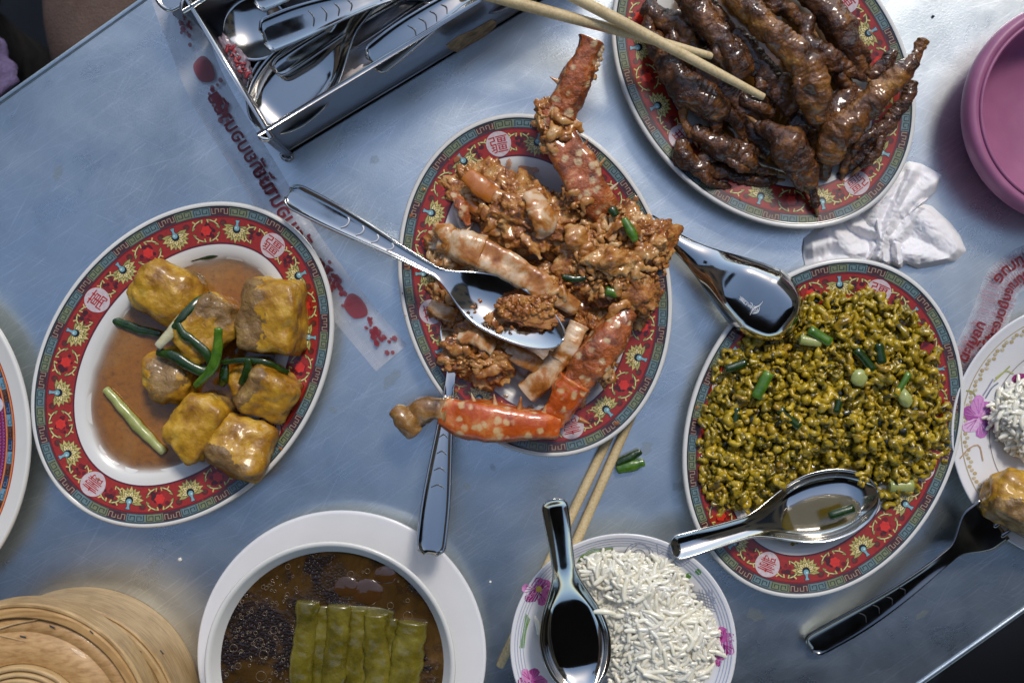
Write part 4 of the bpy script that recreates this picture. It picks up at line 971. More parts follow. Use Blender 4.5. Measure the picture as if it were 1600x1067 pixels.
leg('pale crab leg pointing down to the lower left below the spoon bowl',
    [([(905, 508), (892, 535), (876, 562)], [0.036, 0.038, 0.036], [17, 20, 19]),
     ([(874, 560), (850, 590), (822, 612)], [0.035, 0.033, 0.029], [20, 22, 21])], group='pale crab legs', amp=2.0)
leg('short pale crab leg crossing between the brown lump and the other leg below the spoon',
    [([(790, 548), (822, 562), (852, 580)], [0.036, 0.036, 0.033], [15, 16, 12])], group='pale crab legs', amp=2.0)
leg('spotted crab leg stub beside the fork tines',
    [([(686, 425), (700, 442), (712, 462)], [0.024, 0.024, 0.022], [13, 14, 9])], group='pale crab legs', mats=('crab_shell',), amp=2.0)
leg('small cream crab leg at the far left under the spoon handle',
    [([(672, 476), (690, 485), (712, 494)], [0.024, 0.025, 0.023], [10, 14, 10])], group='pale crab legs', amp=2.0)
def lump(label, x, y, z, rx, ry, rz, az, seed, amp=0.55, mat='crab_meat', ns=1.7, name='crab_body_piece'):
    o = MB().add(*blob(P(x, y, z), (px(rx, z), px(ry, z), rz), az=math.radians(az), amp=amp, ns=ns, seed=seed, sub=6, oc=4, fine=0.16, fs=5)).build(name, M[mat]); tag(o, label, 'crab'); return o
lump('sauced crab body piece in the upper middle of the plate', 822, 340, 0.030, 78, 52, 0.017, -25, 11)
lump('largest crab body piece covered in brown sauce on the right of the plate', 962, 398, 0.032, 80, 72, 0.020, 10, 23, ns=2.0)
lump('sauced crab body piece at the lower left below the spoon', 746, 556, 0.028, 56, 40, 0.015, -15, 37)
lump('small crab body piece at the left end of the cream leg', 706, 388, 0.028, 36, 34, 0.014, 20, 41, mat='crab_leg')
lump('shredded crab piece under the orange shell strip', 752, 300, 0.018, 52, 42, 0.009, -40, 53)
lump('narrow crab piece tapering down the right of the plate below the largest one', 990, 470, 0.024, 34, 46, 0.013, -20, 59)
lump('dark sauced crab piece in the centre between the legs', 890, 452, 0.024, 66, 34, 0.010, -20, 61)
lump('low sauced crab piece under the left part of the spoon', 700, 462, 0.018, 34, 40, 0.008, 0, 67)
lump('sauced crab piece joining the two claws at the upper left of the arm', 862, 188, 0.045, 24, 30, 0.010, 30, 71)
lump('sauced crab piece at the top of the red arm', 1004, 375, 0.036, 38, 34, 0.014, 0, 73)
lump('small sauced crab piece beside the red arm above the pale leg', 925, 520, 0.024, 28, 36, 0.010, 30, 79)
o = MB().add(*tube([P(730, 272, 0.036), P(748, 290, 0.038), P(772, 306, 0.036)], [px(12), px(15), px(14)], n=20, m=24, flat=0.35, amp=px(1.5), seed=5, capf=0.2)).build('shell_strip', M['crab_orange']); tag(o, 'flat orange strip of crab shell at the upper left of the plate', 'crab')
o = MB().add(*tube([P(732, 318, 0.026), P(752, 332, 0.028), P(770, 342, 0.026)], [px(9), px(10), px(7)], n=18, m=20, flat=0.6, amp=px(1.5), seed=6)).build('shell_strip', M['crab_orange']); tag(o, 'darker orange shell strip just below the flat one', 'crab')
o = MB().add(*tube([P(772, 306, 0.036), P(788, 312, 0.036)], [px(13), px(11)], n=18, m=8, flat=0.5, amp=px(1.5), seed=8, capf=0.4)).build('shell_strip', M['crab_leg']); tag(o, 'cream shell end attached to the flat orange strip', 'crab')
# curled shreds and crumbs of the sauce over the crab
mb = MB(); mbs = MB()
ZONES = [((822, 340), 78, 50, 0.040, 230), ((962, 398), 84, 76, 0.049, 520), ((746, 556), 54, 38, 0.040, 150), ((752, 300), 50, 40, 0.025, 130), ((990, 470), 32, 44, 0.034, 110), ((890, 452), 66, 30, 0.032, 120), ((700, 400), 30, 34, 0.038, 60), ((870, 205), 26, 44, 0.055, 90), ((940, 560), 26, 50, 0.046, 60), ((700, 462), 34, 40, 0.024, 70), ((860, 450), 40, 20, 0.050, 50), ((905, 310), 34, 30, 0.050, 60)]
for (c, rx, ry, z, n) in ZONES:
    for k in range(int(n*0.6)):
        a = CR.uniform(0, 2*PI); q = math.sqrt(CR.random()); x, y = c[0]+rx*q*math.cos(a), c[1]+ry*q*math.sin(a)
        zz = z-0.013*q*q*q+CR.uniform(-.002, .0015)
        if CR.random() < 0.25:
            s = CR.uniform(1.6, 4.2)
            mb.add(*blob(P(x, y, zz), (px(s*CR.uniform(.8, 1.6)), px(s), px(s*0.8)), az=CR.uniform(0, 3), amp=0.7, seed=k*1.3+c[0], sub=2, oc=3))
        else:
            L = CR.uniform(5, 13); th = CR.uniform(0, 2*PI); b_ = CR.uniform(-1.4, 1.4); pts = []
            for t in (0, 0.5, 1):
                an = th+b_*(t-0.5); pts.append(P(x+L*(t-0.5)*math.cos(an), y+L*(t-0.5)*math.sin(an)+abs(b_)*3*t*(1-t), zz+0.0022*4*t*(1-t)))
            mbs.add(*tube(pts, [px(1.4), px(2.4), px(1.2)], n=7, m=6, flat=0.55, amp=px(1.2), ns=400, seed=k))
def shard(label, pts, zz, rad, mat, flat=0.3):
    q = [P(a, b, c) for (a, b), c in zip(pts, zz)]
    o = MB().add(*tube(q, [px(k, zz[0]) for k in rad], n=26, m=40, flat=flat, amp=px(5.5), ns=120, seed=pts[0][0], oc=5, capf=0.1, up=(0.25, 0.2, 1))).build('shell_piece', M[mat]); tag(o, label, 'crab')
shard('curved yellowish shell plate in the middle of the upper body piece', [(828, 300), (842, 325), (850, 352), (846, 372)], [0.046, 0.050, 0.050, 0.045], [12, 20, 19, 8], 'crab_leg', 0.45)
shard('cream shell flake at the centre of the plate left of the largest piece', [(888, 352), (900, 370), (906, 392)], [0.046, 0.050, 0.046], [8, 19, 10], 'crab_flake', 0.6)
shard('curled cream strip of meat on top of the largest body piece', [(948, 372), (968, 352), (992, 354), (1002, 376)], [0.050, 0.055, 0.055, 0.050], [3, 6, 6, 3], 'crab_leg', 0.7)
shard('orange shell edge along the left of the upper body piece', [(706, 300), (722, 322), (732, 352)], [0.030, 0.034, 0.032], [6, 11, 7], 'crab_shell_brown')
shard('ragged cream joint at the left end of the long leg', [(680, 352), (700, 366), (706, 392)], [0.044, 0.048, 0.044], [8, 17, 10], 'crab_leg', 0.6)
shard('thin pale tendon below the upper body piece', [(812, 366), (832, 384), (846, 404)], [0.045, 0.046, 0.042], [4, 8, 4], 'crab_flake', 0.5)
shard('cream shell flake over the lower left body piece', [(716, 524), (744, 530), (770, 548)], [0.042, 0.045, 0.042], [6, 14, 6], 'crab_leg', 0.4)
shard('pointed pale flake at the bottom of the lower left body piece', [(742, 585), (770, 578), (796, 566)], [0.038, 0.040, 0.038], [5, 9, 3], 'crab_flake', 0.5)
shard('pale leg end showing at the lower right of the largest body piece', [(1010, 430), (1002, 446), (986, 462)], [0.042, 0.042, 0.038], [9, 12, 8], 'crab_leg', 0.7)
shard('cream sliver between the largest piece and the red arm', [(950, 500), (966, 482), (985, 476)], [0.046, 0.048, 0.046], [4, 10, 4], 'crab_flake', 0.5)
shard('brown orange flap hanging at the right end of the largest body piece', [(1012, 350), (1030, 362), (1040, 384)], [0.042, 0.042, 0.036], [9, 13, 5], 'crab_shell_brown', 0.5)
mbl = MB()
for (c, rx, ry, z, n) in ZONES:
    for k in range(n//6):
        a = CR.uniform(0, 2*PI); q = math.sqrt(CR.random())*0.95; x, y = c[0]+rx*q*math.cos(a), c[1]+ry*q*math.sin(a); s_ = CR.uniform(8, 20); th = CR.uniform(0, PI); b_ = CR.uniform(-1, 1)
        zz = z-0.013*q*q*q; pts = [P(x+s_*t*math.cos(th+b_*t), y+s_*t*math.sin(th+b_*t), zz+0.003*(1-t*t)) for t in (-1, -0.3, 0.4, 1)]
        mbl.add(*tube(pts, [px(s_*0.15), px(s_*0.36), px(s_*0.32), px(s_*0.12)], n=12, m=12, flat=0.55, amp=px(5), ns=190, seed=k+x, oc=4))
mbl.build('crab_flakes', M['crab_flake'], kind='stuff')['label'] = 'cream flakes of crab meat and egg in the brown sauce'
mb.build('minced_sauce', M['crumb'], kind='stuff')['label'] = 'brown minced sauce crumbs clinging to the crab pieces'
mbs.build('crab_shreds', M['crab_meat'], kind='stuff')['label'] = 'brown curled shreds of egg and meat over the crab pieces'
mb = MB()
mb.add(*blob(P(825, 487, 0.0535), (px(48), px(20), 0.0008), az=math.radians(-14), amp=0.3, ns=3, seed=12, sub=5, oc=5))
for k in range(60):
    x, y = CR.gauss(828, 24), CR.gauss(478, 11); s = CR.uniform(2, 6.5)
    if not (770 < x < 868 and 462 < y < 505): continue
    mb.add(*blob(P(x, y, 0.054+CR.uniform(0, .001)), (px(s*1.3), px(s), px(s*0.5)), az=CR.uniform(0, 3), amp=0.7, seed=k, sub=3))
for (x, y, s) in ((765, 498, 8), (772, 505, 6), (780, 515, 5), (750, 470, 3), (738, 480, 2.5), (800, 512, 2.5), (845, 515, 3), (860, 505, 2.5), (815, 505, 5), (742, 488, 2), (790, 495, 2)):
    mb.add(*blob(P(x, y, 0.0525), (px(s*1.2), px(s*0.8), px(1.2)), az=x, amp=0.7, seed=x, sub=3))
mb.build('food_scraps', M['crumb'], kind='stuff')['label'] = 'brown bits of sauce left in the bowl of the table spoon'
leaf('green scallion piece lying on the largest crab body piece', [(975, 343), (985, 360), (992, 376)], 0.056, 8, 'green', 0.7)
leaf('darker scallion piece near the top of the largest crab body piece', [(955, 326), (962, 336)], 0.053, 7, 'green_dark', 0.7)
leaf('small bright scallion piece low between the crab legs on the right', [(948, 455), (964, 458)], 0.046, 8, 'green', 0.7)
leaf('black green scallion leaf in the middle of the crab plate', [(880, 432), (898, 436), (914, 434)], 0.046, 6, 'green_dark', 0.6)

def stains(pts, mat, name, label, seed=1):
    r_ = random.Random(seed); mb = MB()
    for (x, y, s_, z) in pts:
        V = []; n = 18; ph = r_.uniform(0, 6); cen = P(x, y, z); az = r_.uniform(0, 3); el = r_.uniform(0.55, 1)
        for k in range(n):
            a = 2*PI*k/n; rr_ = px(s_)*(1+0.28*math.sin(2*a+ph)+0.16*math.sin(5*a+ph*2)); X, Y = rr_*math.cos(a), rr_*math.sin(a)*el
            V.append((cen[0]+X*math.cos(az)-Y*math.sin(az), cen[1]+X*math.sin(az)+Y*math.cos(az), z))
        V.append((cen[0], cen[1], z+min(0.0006, px(s_)*0.25))); mb.add(V, [(n, k, (k+1) % n) for k in range(n)])
    mb.build(name, mat, None, kind='stuff')['label'] = label
M['stain'] = plain('sauce_stain', C(168, 104, 40), 0.15, coat=0.7, Alpha=0.72)
st_ = random.Random(8); sp_ = []
for k in range(46):
    a = st_.uniform(0, 2*PI); d_ = st_.uniform(0.70, 0.985); X, Y = OB.a*d_*math.cos(a), OB.b*d_*math.sin(a); w_ = OB.R @ np.array([X, Y])+OB.c
    dd = (1-d_)*0.5*(OB.a+OB.b); z = float(prof_z(dd))+0.0016; k_ = (HC-z)/1600; sp_.append((800+w_[0]/k_, 533.5-w_[1]/k_, st_.choice((1.2, 1.6, 2.4, 3.4, 5.5)), z))
for (x, y, s_) in ((790, 232, 12), (815, 250, 16), (838, 262, 9), (770, 250, 8), (948, 640, 14), (965, 610, 10), (930, 655, 7)): sp_.append((x, y, s_, 0.0165))
stains(sp_, M['stain'], 'sauce_stains', 'brown sauce drips and smears on the crab plate', 3)
sp_ = []
for ov_ in (OA, OC_, OD):
    for k in range(12):
        a = st_.uniform(0, 2*PI); d_ = st_.uniform(0.72, 0.97); w_ = ov_.R @ np.array([ov_.a*d_*math.cos(a), ov_.b*d_*math.sin(a)])+ov_.c; dd = (1-d_)*0.5*(ov_.a+ov_.b); z = float(prof_z(dd))+0.0014; k_ = (HC-z)/1600
        sp_.append((800+w_[0]/k_, 533.5-w_[1]/k_, st_.choice((1.0, 1.4, 2.0, 3.0)), z))
stains(sp_, M['stain'], 'sauce_specks', 'small brown sauce specks on the rims of the other oval plates', 5)
M['grease'] = plain('greasy_film', C(150, 150, 130), 0.12, coat=0.5, Alpha=0.16)
stains([(612, 592, 16, 0.0006), (1010, 700, 11, 0.0006), (650, 660, 8, 0.0006), (520, 640, 7, 0.0006), (1060, 760, 9, 0.0006), (240, 880, 9, 0.0006), (730, 760, 6, 0.0006), (1180, 960, 12, 0.0006), (90, 270, 10, 0.0006), (585, 250, 9, 0.0006), (1440, 960, 9, 0.0006), (770, 730, 5, 0.0006)], M['grease'], 'grease_spots', 'faint greasy spots on the steel table', 9)

# ------------------------------------------------------------------ scallion scrap and specks on the table
leaf('upper darker green scallion piece lying on the bare table', [(965, 724), (982, 716), (1000, 705)], 0.005, 7.5, 'green_dark', 0.6, group=None)
leaf('lower brighter green scallion piece lying on the bare table', [(966, 734), (985, 728), (1005, 722)], 0.005, 9, 'green', 0.6, group=None)

# ------------------------------------------------------------------ soup bowl on saucer
sc_ = P(535, 1021, 0.015); r = thing('saucer', 'plain white round saucer under the brown soup bowl', 'saucer', (sc_[0], sc_[1], 0))
R_ = px(226, 0.018)
prof = [(R_*0.5, 0.0), (R_*0.55, 0.002), (R_*0.8, 0.008), (R_-0.001, 0.0165), (R_, 0.0180), (R_-0.0010, 0.0190), (R_-0.003, 0.0188), (R_*0.78, 0.0125), (R_*0.62, 0.0075), (R_*0.3, 0.0065), (0.0001, 0.0065)]
MB().add(*lathe(prof, (sc_[0], sc_[1], 0), 160)).build('saucer_body', M['melamine_cool'], r)
bc = P(516, 1041, 0.058); br = px(196, 0.058)
rb = thing('soup_bowl', 'white soup bowl full of dark brown broth on its saucer at the bottom edge', 'bowl', (bc[0], bc[1], 0.0065))
prof = [(br*0.42, 0.0066), (br*0.44, 0.009), (br*0.52, 0.012), (br*0.72, 0.022), (br*0.90, 0.042), (br-0.0003, 0.0580), (br, 0.0590), (br-0.0012, 0.0600), (br-0.0032, 0.0592), (br-0.0044, 0.0572), (br*0.84, 0.042), (br*0.66, 0.024), (br*0.45, 0.013), (0.0001, 0.012)]
MB().add(*lathe(prof, (bc[0], bc[1], 0), 180)).build('bowl_body', M['melamine'], rb)
def soup_mat():
    m, t, b = newmat('dark_broth'); mp = coords(t); n = noise(t, mp, 22, 6, 0.65, 0.8)
    r = ramp(t, n.outputs[0], [(0.3, C(46, 32, 14)), (0.55, C(78, 57, 28)), (0.75, C(110, 82, 50))])
    v = t.nodes.new('ShaderNodeTexVoronoi'); v.inputs['Scale'].default_value = 520; t.links.new(mp.outputs[0], v.inputs[0])
    n2 = noise(t, mp, 28, 3, 0.6, 0.5); mk = ramp(t, n2.outputs[0], [(0.44, (0, 0, 0, 1)), (0.56, (1, 1, 1, 1))])
    vr = ramp(t, v.outputs['Distance'], [(0.12, C(128, 112, 96)), (0.22, C(22, 16, 12)), (0.6, C(40, 30, 24))])
    t.links.new(mixc(t, mk.outputs[0], r.outputs[0], vr.outputs[0]), b.inputs['Base Color']); setb(b, Roughness=0.08, Coat_Weight=0.6, Coat_Roughness=0.03)
    mu = t.nodes.new('ShaderNodeMath'); mu.operation = 'MULTIPLY'; t.links.new(v.outputs['Distance'], mu.inputs[0]); t.links.new(mk.outputs[0], mu.inputs[1])
    bump(t, b, mu.outputs[0], 0.6, 0.0010); return m
zs = 0.050; sr_ = br*0.93-0.001
V = []; n = 128
for k in (1.0, 0.985, 0.8, 0.6, 0.4, 0.2):
    for j in range(n): V.append((bc[0]+sr_*k*math.cos(2*PI*j/n), bc[1]+sr_*k*math.sin(2*PI*j/n), zs+(0.0006 if k == 1.0 else 0)))
V.append((bc[0], bc[1], zs)); F = grid_faces(6, n, wrap_v=True); F = [f if np.cross(np.subtract(V[f[1]], V[f[0]]), np.subtract(V[f[2]], V[f[0]]))[2] > 0 else tuple(reversed(f)) for f in F]
for j in range(n): F.append((len(V)-1, 5*n+j, 5*n+(j+1) % n))
o = MB().add(V, F).build('soup', soup_mat()); tag(o, 'dark brown broth with oil bubbles filling the white bowl', 'soup')
mb = MB(); zz = zs+0.0004
def in_bowl(x, y): q = P(x, y, zs); return math.hypot(q[0]-bc[0], q[1]-bc[1]) < sr_*0.96
bubs = [(404, 1004, 8), (428, 984, 6), (412, 1022, 7), (365, 1012, 6), (450, 885, 4), (548, 897, 5), (574, 892, 4), (408, 1056, 8), (610, 946, 5), (637, 962, 7), (462, 1047, 4), (372, 1040, 5), (416, 918, 3), (637, 938, 3)]
for k in range(170):
    a = CR.gauss(0, 1); x = CR.uniform(352, 470) if k % 3 else CR.uniform(560, 690); y = CR.uniform(880, 1066)
    if in_bowl(x, y) and not (465 < x < 668 and y > 925): bubs.append((x, y, CR.choice((1.2, 1.5, 1.8, 2.2, 3.0))))
for (x, y, s) in bubs:
    c = P(x, y, zz); R2 = px(s, zz); pts = []; n2 = 20; m2 = 6; V = []
    for i in range(n2):
        for j in range(m2):
            a, b2 = 2*PI*i/n2, 2*PI*j/m2; q = R2+0.00020*math.cos(b2); V.append((c[0]+q*math.cos(a), c[1]+q*math.sin(a), c[2]+0.0003*math.sin(b2)))
    mb.add(V, grid_faces(n2, m2, wrap_v=True, wrap_u=True))
mb.build('oil_bubbles', plain('bubble_rim', C(110, 92, 70), 0.08, coat=1.0), None, kind='stuff')['label'] = 'small round oil bubbles floating on the brown broth'
for (x, y, s, nm) in ((543, 917, 20, 'left'), (574, 925, 24, 'right'), (602, 898, 17, 'upper right')):
    V, F = blob(P(x, y, zs-0.0002), (px(s), px(s*0.8), 0.0016), amp=0.08, seed=x, sub=4); o = MB().add(V, F).build('oil_drop', plain('oil_drop', C(70, 46, 22), 0.05, coat=1.0)); tag(o, {'left': 'large oil drop at the left above the green vegetable block in the soup', 'right': 'large oil drop touching the right one of the pair above the green block', 'upper right': 'single dark oil drop near the upper right rim of the soup'}[nm], 'oil drop')
gv = thing('braised_vegetable', 'olive green ribbed vegetable block lying in the brown soup', 'vegetable', P(560, 1010, 0.045))
ribs = [([(481, 940), (477, 985), (471, 1040), (465, 1100)], 15), ([(503, 946), (502, 985), (500, 1040), (496, 1100)], 12), ([(531, 946), (528, 985), (522, 1040), (517, 1100)], 15), ([(561, 952), (559, 990), (553, 1040), (549, 1100)], 12), ([(589, 960), (588, 1000), (590, 1045), (588, 1100)], 16), ([(614, 966), (614, 1000), (614, 1040), (612, 1100)], 9), ([(645, 972), (641, 1000), (634, 1045), (628, 1100)], 20)]
for k, (pts, rr_) in enumerate(ribs):
    zt = 0.0505+(0.0012 if k % 2 == 0 else -0.002)
    MB().add(*tube([P(a, b, zt) for a, b in pts], [px(rr_)*1.1, px(rr_*1.15), px(rr_*1.2), px(rr_*1.15)], n=24, m=60, flat=0.55, amp=px(3.5), ns=90, seed=k*4.1, capf=0.12)).build('rib', M['gourd'], gv)
MB().add(*tube([P(560, 950, 0.0475), P(556, 1020, 0.0475), P(548, 1100, 0.0475)], [px(88), px(90), px(88)], n=40, m=40, amp=px(3), flat=0.07, capf=0.1)).build('inner_block', M['gourd'], gv)

# ------------------------------------------------------------------ rice bowl
def bowl_print(parent, c, R_, prof_fn, items):
    mb = MB()
    for (pts, col, lift) in items:
        V = []
        for (x, y) in pts:
            dx, dy = x, y; V.append((dx, dy, 0))
    return mb
rc = P(974, 1010, 0.046); rr0 = px(177, 0.046)
rbw = thing('rice_bowl', 'white flowered bowl of rice with a ringed rim at the bottom edge', 'bowl', (rc[0], rc[1], 0))
def rb_z(r_):     # inner surface height by radius
    return float(np.interp(r_, [0, rr0*0.45, rr0*0.60, rr0*0.75, rr0*0.86, rr0*0.97], [0.010, 0.012, 0.020, 0.033, 0.041, 0.0462]))
prof = [(rr0*0.40, 0.0), (rr0*0.42, 0.004), (rr0*0.55, 0.010), (rr0*0.78, 0.028), (rr0*0.95, 0.0415), (rr0-0.0003, 0.0450), (rr0, 0.0462), (rr0-0.0010, 0.0470)]
for k in range(12):
    q = rr0*(0.975-0.010*k); prof.append((q, rb_z(q)+(0.0004 if k % 2 else -0.0001)))
prof += [(rr0*0.80, rb_z(rr0*0.80)), (rr0*0.7, rb_z(rr0*0.7)), (rr0*0.6, rb_z(rr0*0.6)), (rr0*0.45, rb_z(rr0*0.45)), (rr0*0.2, 0.0102), (0.0001, 0.0100)]
MB().add(*lathe(prof, (rc[0], rc[1], 0), 180)).build('bowl_body', M['melamine_cool'], rbw)
def surf_px(x, y, cc, zf_, lift):
    z = 0.03
    for _ in range(6):
        q = P(x, y, z); z = zf_(math.hypot(q[0]-cc[0], q[1]-cc[1]))+lift
    return P(x, y, z)
class SurfPrint:
    def __init__(s, cc, zf_): s.cc = cc; s.zf = zf_; s.mb = MB()
    def poly(s, pts, col, lift=0.0004):
        V = [surf_px(x, y, s.cc, s.zf, lift) for x, y in pts]; c = np.mean(V, axis=0); c[2] += 0.0001; n = len(V); V.append(c)
        s.mb.add(V, [upfix(V, (n, i, (i+1) % n)) for i in range(n)], col)
    def line(s, pts, w, col, lift=0.0005, n=18):
        q = catmull(np.column_stack([np.array(pts, float), np.zeros(len(pts))]), n)[:, :2]
        d = np.gradient(q, axis=0); d /= np.linalg.norm(d, axis=1)[:, None]+1e-9; nn = np.column_stack([-d[:, 1], d[:, 0]])*w/2
        V = [surf_px(x, y, s.cc, s.zf, lift) for x, y in np.vstack([q-nn, q+nn])]; m = len(q)
        s.mb.add(V, [upfix(V, (j, j+1, m+j+1))+() if False else ((j, j+1, m+j+1, m+j) if np.cross(np.subtract(V[j+1], V[j]), np.subtract(V[m+j+1], V[j]))[2] > 0 else (m+j, m+j+1, j+1, j)) for j in range(m-1)], col)
    def flower(s, x, y, R_, cols, seed, az=0, n=6, sq=0.75):
        r_ = random.Random(seed)
        for k in range(n):
            a = az+2*PI*k/n+r_.uniform(-.2, .2); L = R_*r_.uniform(.8, 1.1); w_ = R_*r_.uniform(.30, .42)
            pts = []
            for t in np.linspace(0, 1, 12)[:-1]:
                th = 2*PI*t; ux, uy = L*(0.5-0.5*math.cos(th)), w_*math.sin(th)*(1+0.25*math.sin(3*th))
                pts.append((x+ux*math.cos(a)-uy*math.sin(a), y+(ux*math.sin(a)+uy*math.cos(a))*sq if False else y+ux*math.sin(a)+uy*math.cos(a)))
            s.poly(pts, cols[k % len(cols)], 0.0004+0.00004*k)
            for off in (-0.25, 0.0, 0.25):
                s.line([(x+L*0.15*math.cos(a), y+L*0.15*math.sin(a)), (x+L*0.8*math.cos(a+off), y+L*0.8*math.sin(a+off))], 0.9, cols[(k+1) % len(cols)], 0.0008, 6)
sp = SurfPrint(rc, rb_z)
mg = [pr((176, 60, 140)), pr((200, 96, 168)), pr((150, 40, 112)), pr((214, 140, 190))]
sp.flower(842, 922, 26, mg, 1, 0.3); sp.poly([(842+5*math.cos(a), 920+5*math.sin(a)) for a in np.linspace(0, 6, 9)], pr((208, 178, 80)), 0.0009)
sp.flower(830, 1064, 24, mg, 2, 0.9); sp.flower(1127, 1004, 26, mg, 3, -0.4); sp.flower(1120, 1030, 14, mg, 4, 1.3, 4)
for dx in range(5): sp.line([(822+dx*1.5, 958+dx*2), (818+dx*1.0, 985), (812+dx*1.6, 1012)], 1.4, pr((126, 164, 92)))
for dx in range(5): sp.line([(902+dx, 878-dx*2), (925, 868-dx*2.4), (958, 862-dx*1.6)], 1.3, pr((120, 156, 70)))
gl = pr((150, 156, 172))
def circ(cx, cy, r_, a0, a1, k=1.0): return [(cx+r_*math.cos(a)*(1+k*0.0), cy+r_*math.sin(a)) for a in np.linspace(a0, a1, 9)]
for (cx, cy, r_, a0, a1) in ((996, 868, 20, -3.4, 2.2), (998, 868, 10, -2.8, 2.8), (1000, 869, 5, -2, 3)): sp.line(circ(cx, cy, r_, a0, a1), 1.3, gl)
sp.line([(975, 866), (1000, 849), (1020, 862), (1012, 878)], 1.3, gl); sp.line([(1018, 880), (1038, 862), (1060, 884), (1078, 876)], 1.2, gl); sp.line([(1026, 850), (1030, 870), (1045, 884)], 1.2, gl); sp.line([(1015, 872), (1035, 876), (1065, 872)], 1.0, gl)
for k in range(6): sp.line([(1072, 922+k*4.5), (1095, 926+k*4.5), (1118, 934+k*4.2)], 1.1, gl)
for k in range(5): sp.line([(1092+k*5, 920), (1100+k*4, 950)], 0.9, gl)
for (x, y, r_) in ((1091, 893, 5.2), (1076, 899, 4.6), (1066, 906, 2.6)): sp.poly([(x+r_*math.cos(a), y+r_*math.sin(a)) for a in np.linspace(0, 5.8, 10)], pr((90, 150, 50)))
sp.mb.build('printed_flowers', M['print'], rbw, smooth=False, kind='stuff')
mb = MB()
for q in (0.955, 0.93, 0.905, 0.88):
    R1 = rr0*q; pts = [[], []]
    n = 150; V = []
    for e, dr in ((0, 0), (1, 0.0006)):
        for j in range(n): a = 2*PI*j/n; rr_ = R1+dr; V.append((rc[0]+rr_*math.cos(a), rc[1]+rr_*math.sin(a), rb_z(rr_)+0.00055))
    mb.add(V, [tuple((j, n+j, n+(j+1) % n, (j+1) % n)) for j in range(n)], pr((176, 184, 208)))
mb.build('rim_line', M['print'], rbw, smooth=False, kind='stuff')

def grain_proto(k, L=0.0068, r0=0.00188):
    rr_ = random.Random(300+k); b_ = rr_.uniform(-1.6, 1.6)
    L *= rr_.uniform(0.8, 1.15)
    pts = [(-L, 0, 0), (-L*0.4, b_*0.0018, 0), (L*0.3, b_*0.0020, 0), (L, -0.0002*b_, 0)]
    V, F = tube(pts, [r0*0.75, r0, r0*1.02, r0*0.7], n=8, m=7, amp=0.0003, ns=500, seed=k)
    me = bpy.data.meshes.new('rice_grain'); me.from_pydata(V.tolist(), [], F); me.materials.append(M['rice']); me.polygons.foreach_set('use_smooth', [True]*len(F)); me.update(); return me, V, F
grains = [grain_proto(k) for k in range(14)]
def rice(poly_, base, top, reach, nsolo, name, label, glabel, step=9.5, layers=3, solo_step=15, nmax=300):
    mb = MB(); solo_pts = scatter(poly_, solo_step, rd); rd.shuffle(solo_pts)
    def mtx(q, z, tl=0.16):
        return Matrix.Translation(P(q[0], q[1], z)) @ Matrix.Rotation(rd.uniform(0, 2*PI), 4, 'Z') @ Matrix.Rotation(rd.gauss(0, tl), 4, 'Y') @ Matrix.Scale(rd.uniform(.85, 1.1), 4)
    for q in solo_pts[:nmax]:
        z = heap_z(q, poly_, base, top, reach)+rd.uniform(0.0, .0016)+0.0035*mn.noise(Vector((q[0]*0.03, q[1]*0.03, 0)))
        o = bpy.data.objects.new('rice_grain', grains[rd.randrange(14)][0]); COL.objects.link(o); o.matrix_world = mtx(q, z, 0.13); tag(o, glabel, 'rice grain', glabel+'s')
    for l in range(layers):
        for q in scatter(poly_, step, rd):
            z = heap_z(q, poly_, base, top, reach)-0.0013*(l+0.6)+rd.uniform(-.0010, .0010)+0.0035*mn.noise(Vector((q[0]*0.03, q[1]*0.03, 0)))
            me, V, F = grains[rd.randrange(14)]; mt = np.array(mtx(q, z)); mb.add(V@mt[:3, :3].T+mt[:3, 3], F)
    # soft core so nothing shows through
    c = np.mean(poly_, axis=0); V = [P(x, y, 0) for x, y in poly_]; n = len(V); VV = []
    for k in (0.98, 0.8, 0.5):
        for x, y in poly_:
            qx, qy = c[0]+(x-c[0])*k, c[1]+(y-c[1])*k; VV.append(P(qx, qy, heap_z((qx, qy), poly_, base, top, reach)-0.0030))
    VV.append(P(c[0], c[1], top-0.0030)); F = grid_faces(3, n, wrap_v=True); F = [f if np.cross(np.subtract(VV[f[1]], VV[f[0]]), np.subtract(VV[f[2]], VV[f[0]]))[2] > 0 else tuple(reversed(f)) for f in F]
    for j in range(n): F.append(upfix(VV, (3*n, 2*n+j, 2*n+(j+1) % n)))
    mb.add(VV, F)
    mb.build(name, M['rice'], None, kind='stuff')['label'] = label
RICE = [(905, 878), (925, 868), (960, 866), (1000, 872), (1040, 876), (1062, 890), (1072, 920), (1082, 945), (1108, 962), (1120, 990), (1128, 1010), (1105, 1035), (1090, 1070), (1060, 1110), (1000, 1130), (960, 1120), (962, 1060), (955, 1000), (945, 950), (915, 910)]
rice(RICE, 0.040, 0.058, 80, 260, 'cooked_rice', 'heap of boiled white rice filling the flowered bowl', 'boiled white rice grain on top of the rice in the flowered bowl', nmax=230)
for (x, y, a, lab) in ((838, 975, 1.3, 'stray clump grain of rice on the left inner wall of the rice bowl'), (843, 985, 1.0, 'second stray rice grain just below the first on the left bowl wall'), (945, 957, 0.1, 'rice grain lying across the right edge of the dark spoon'), (1125, 1022, 0.4, 'rice grain over the pink flower at the right of the bowl')):
    o = bpy.data.objects.new('rice_grain', grains[0][0]); COL.objects.link(o); o.matrix_world = Matrix.Translation(surf_px(x, y, rc, rb_z, 0.0015) if x != 945 else P(x, y, 0.074)) @ Matrix.Rotation(-a, 4, 'Z') @ Matrix.Scale(1.1, 4); tag(o, lab, 'rice grain')

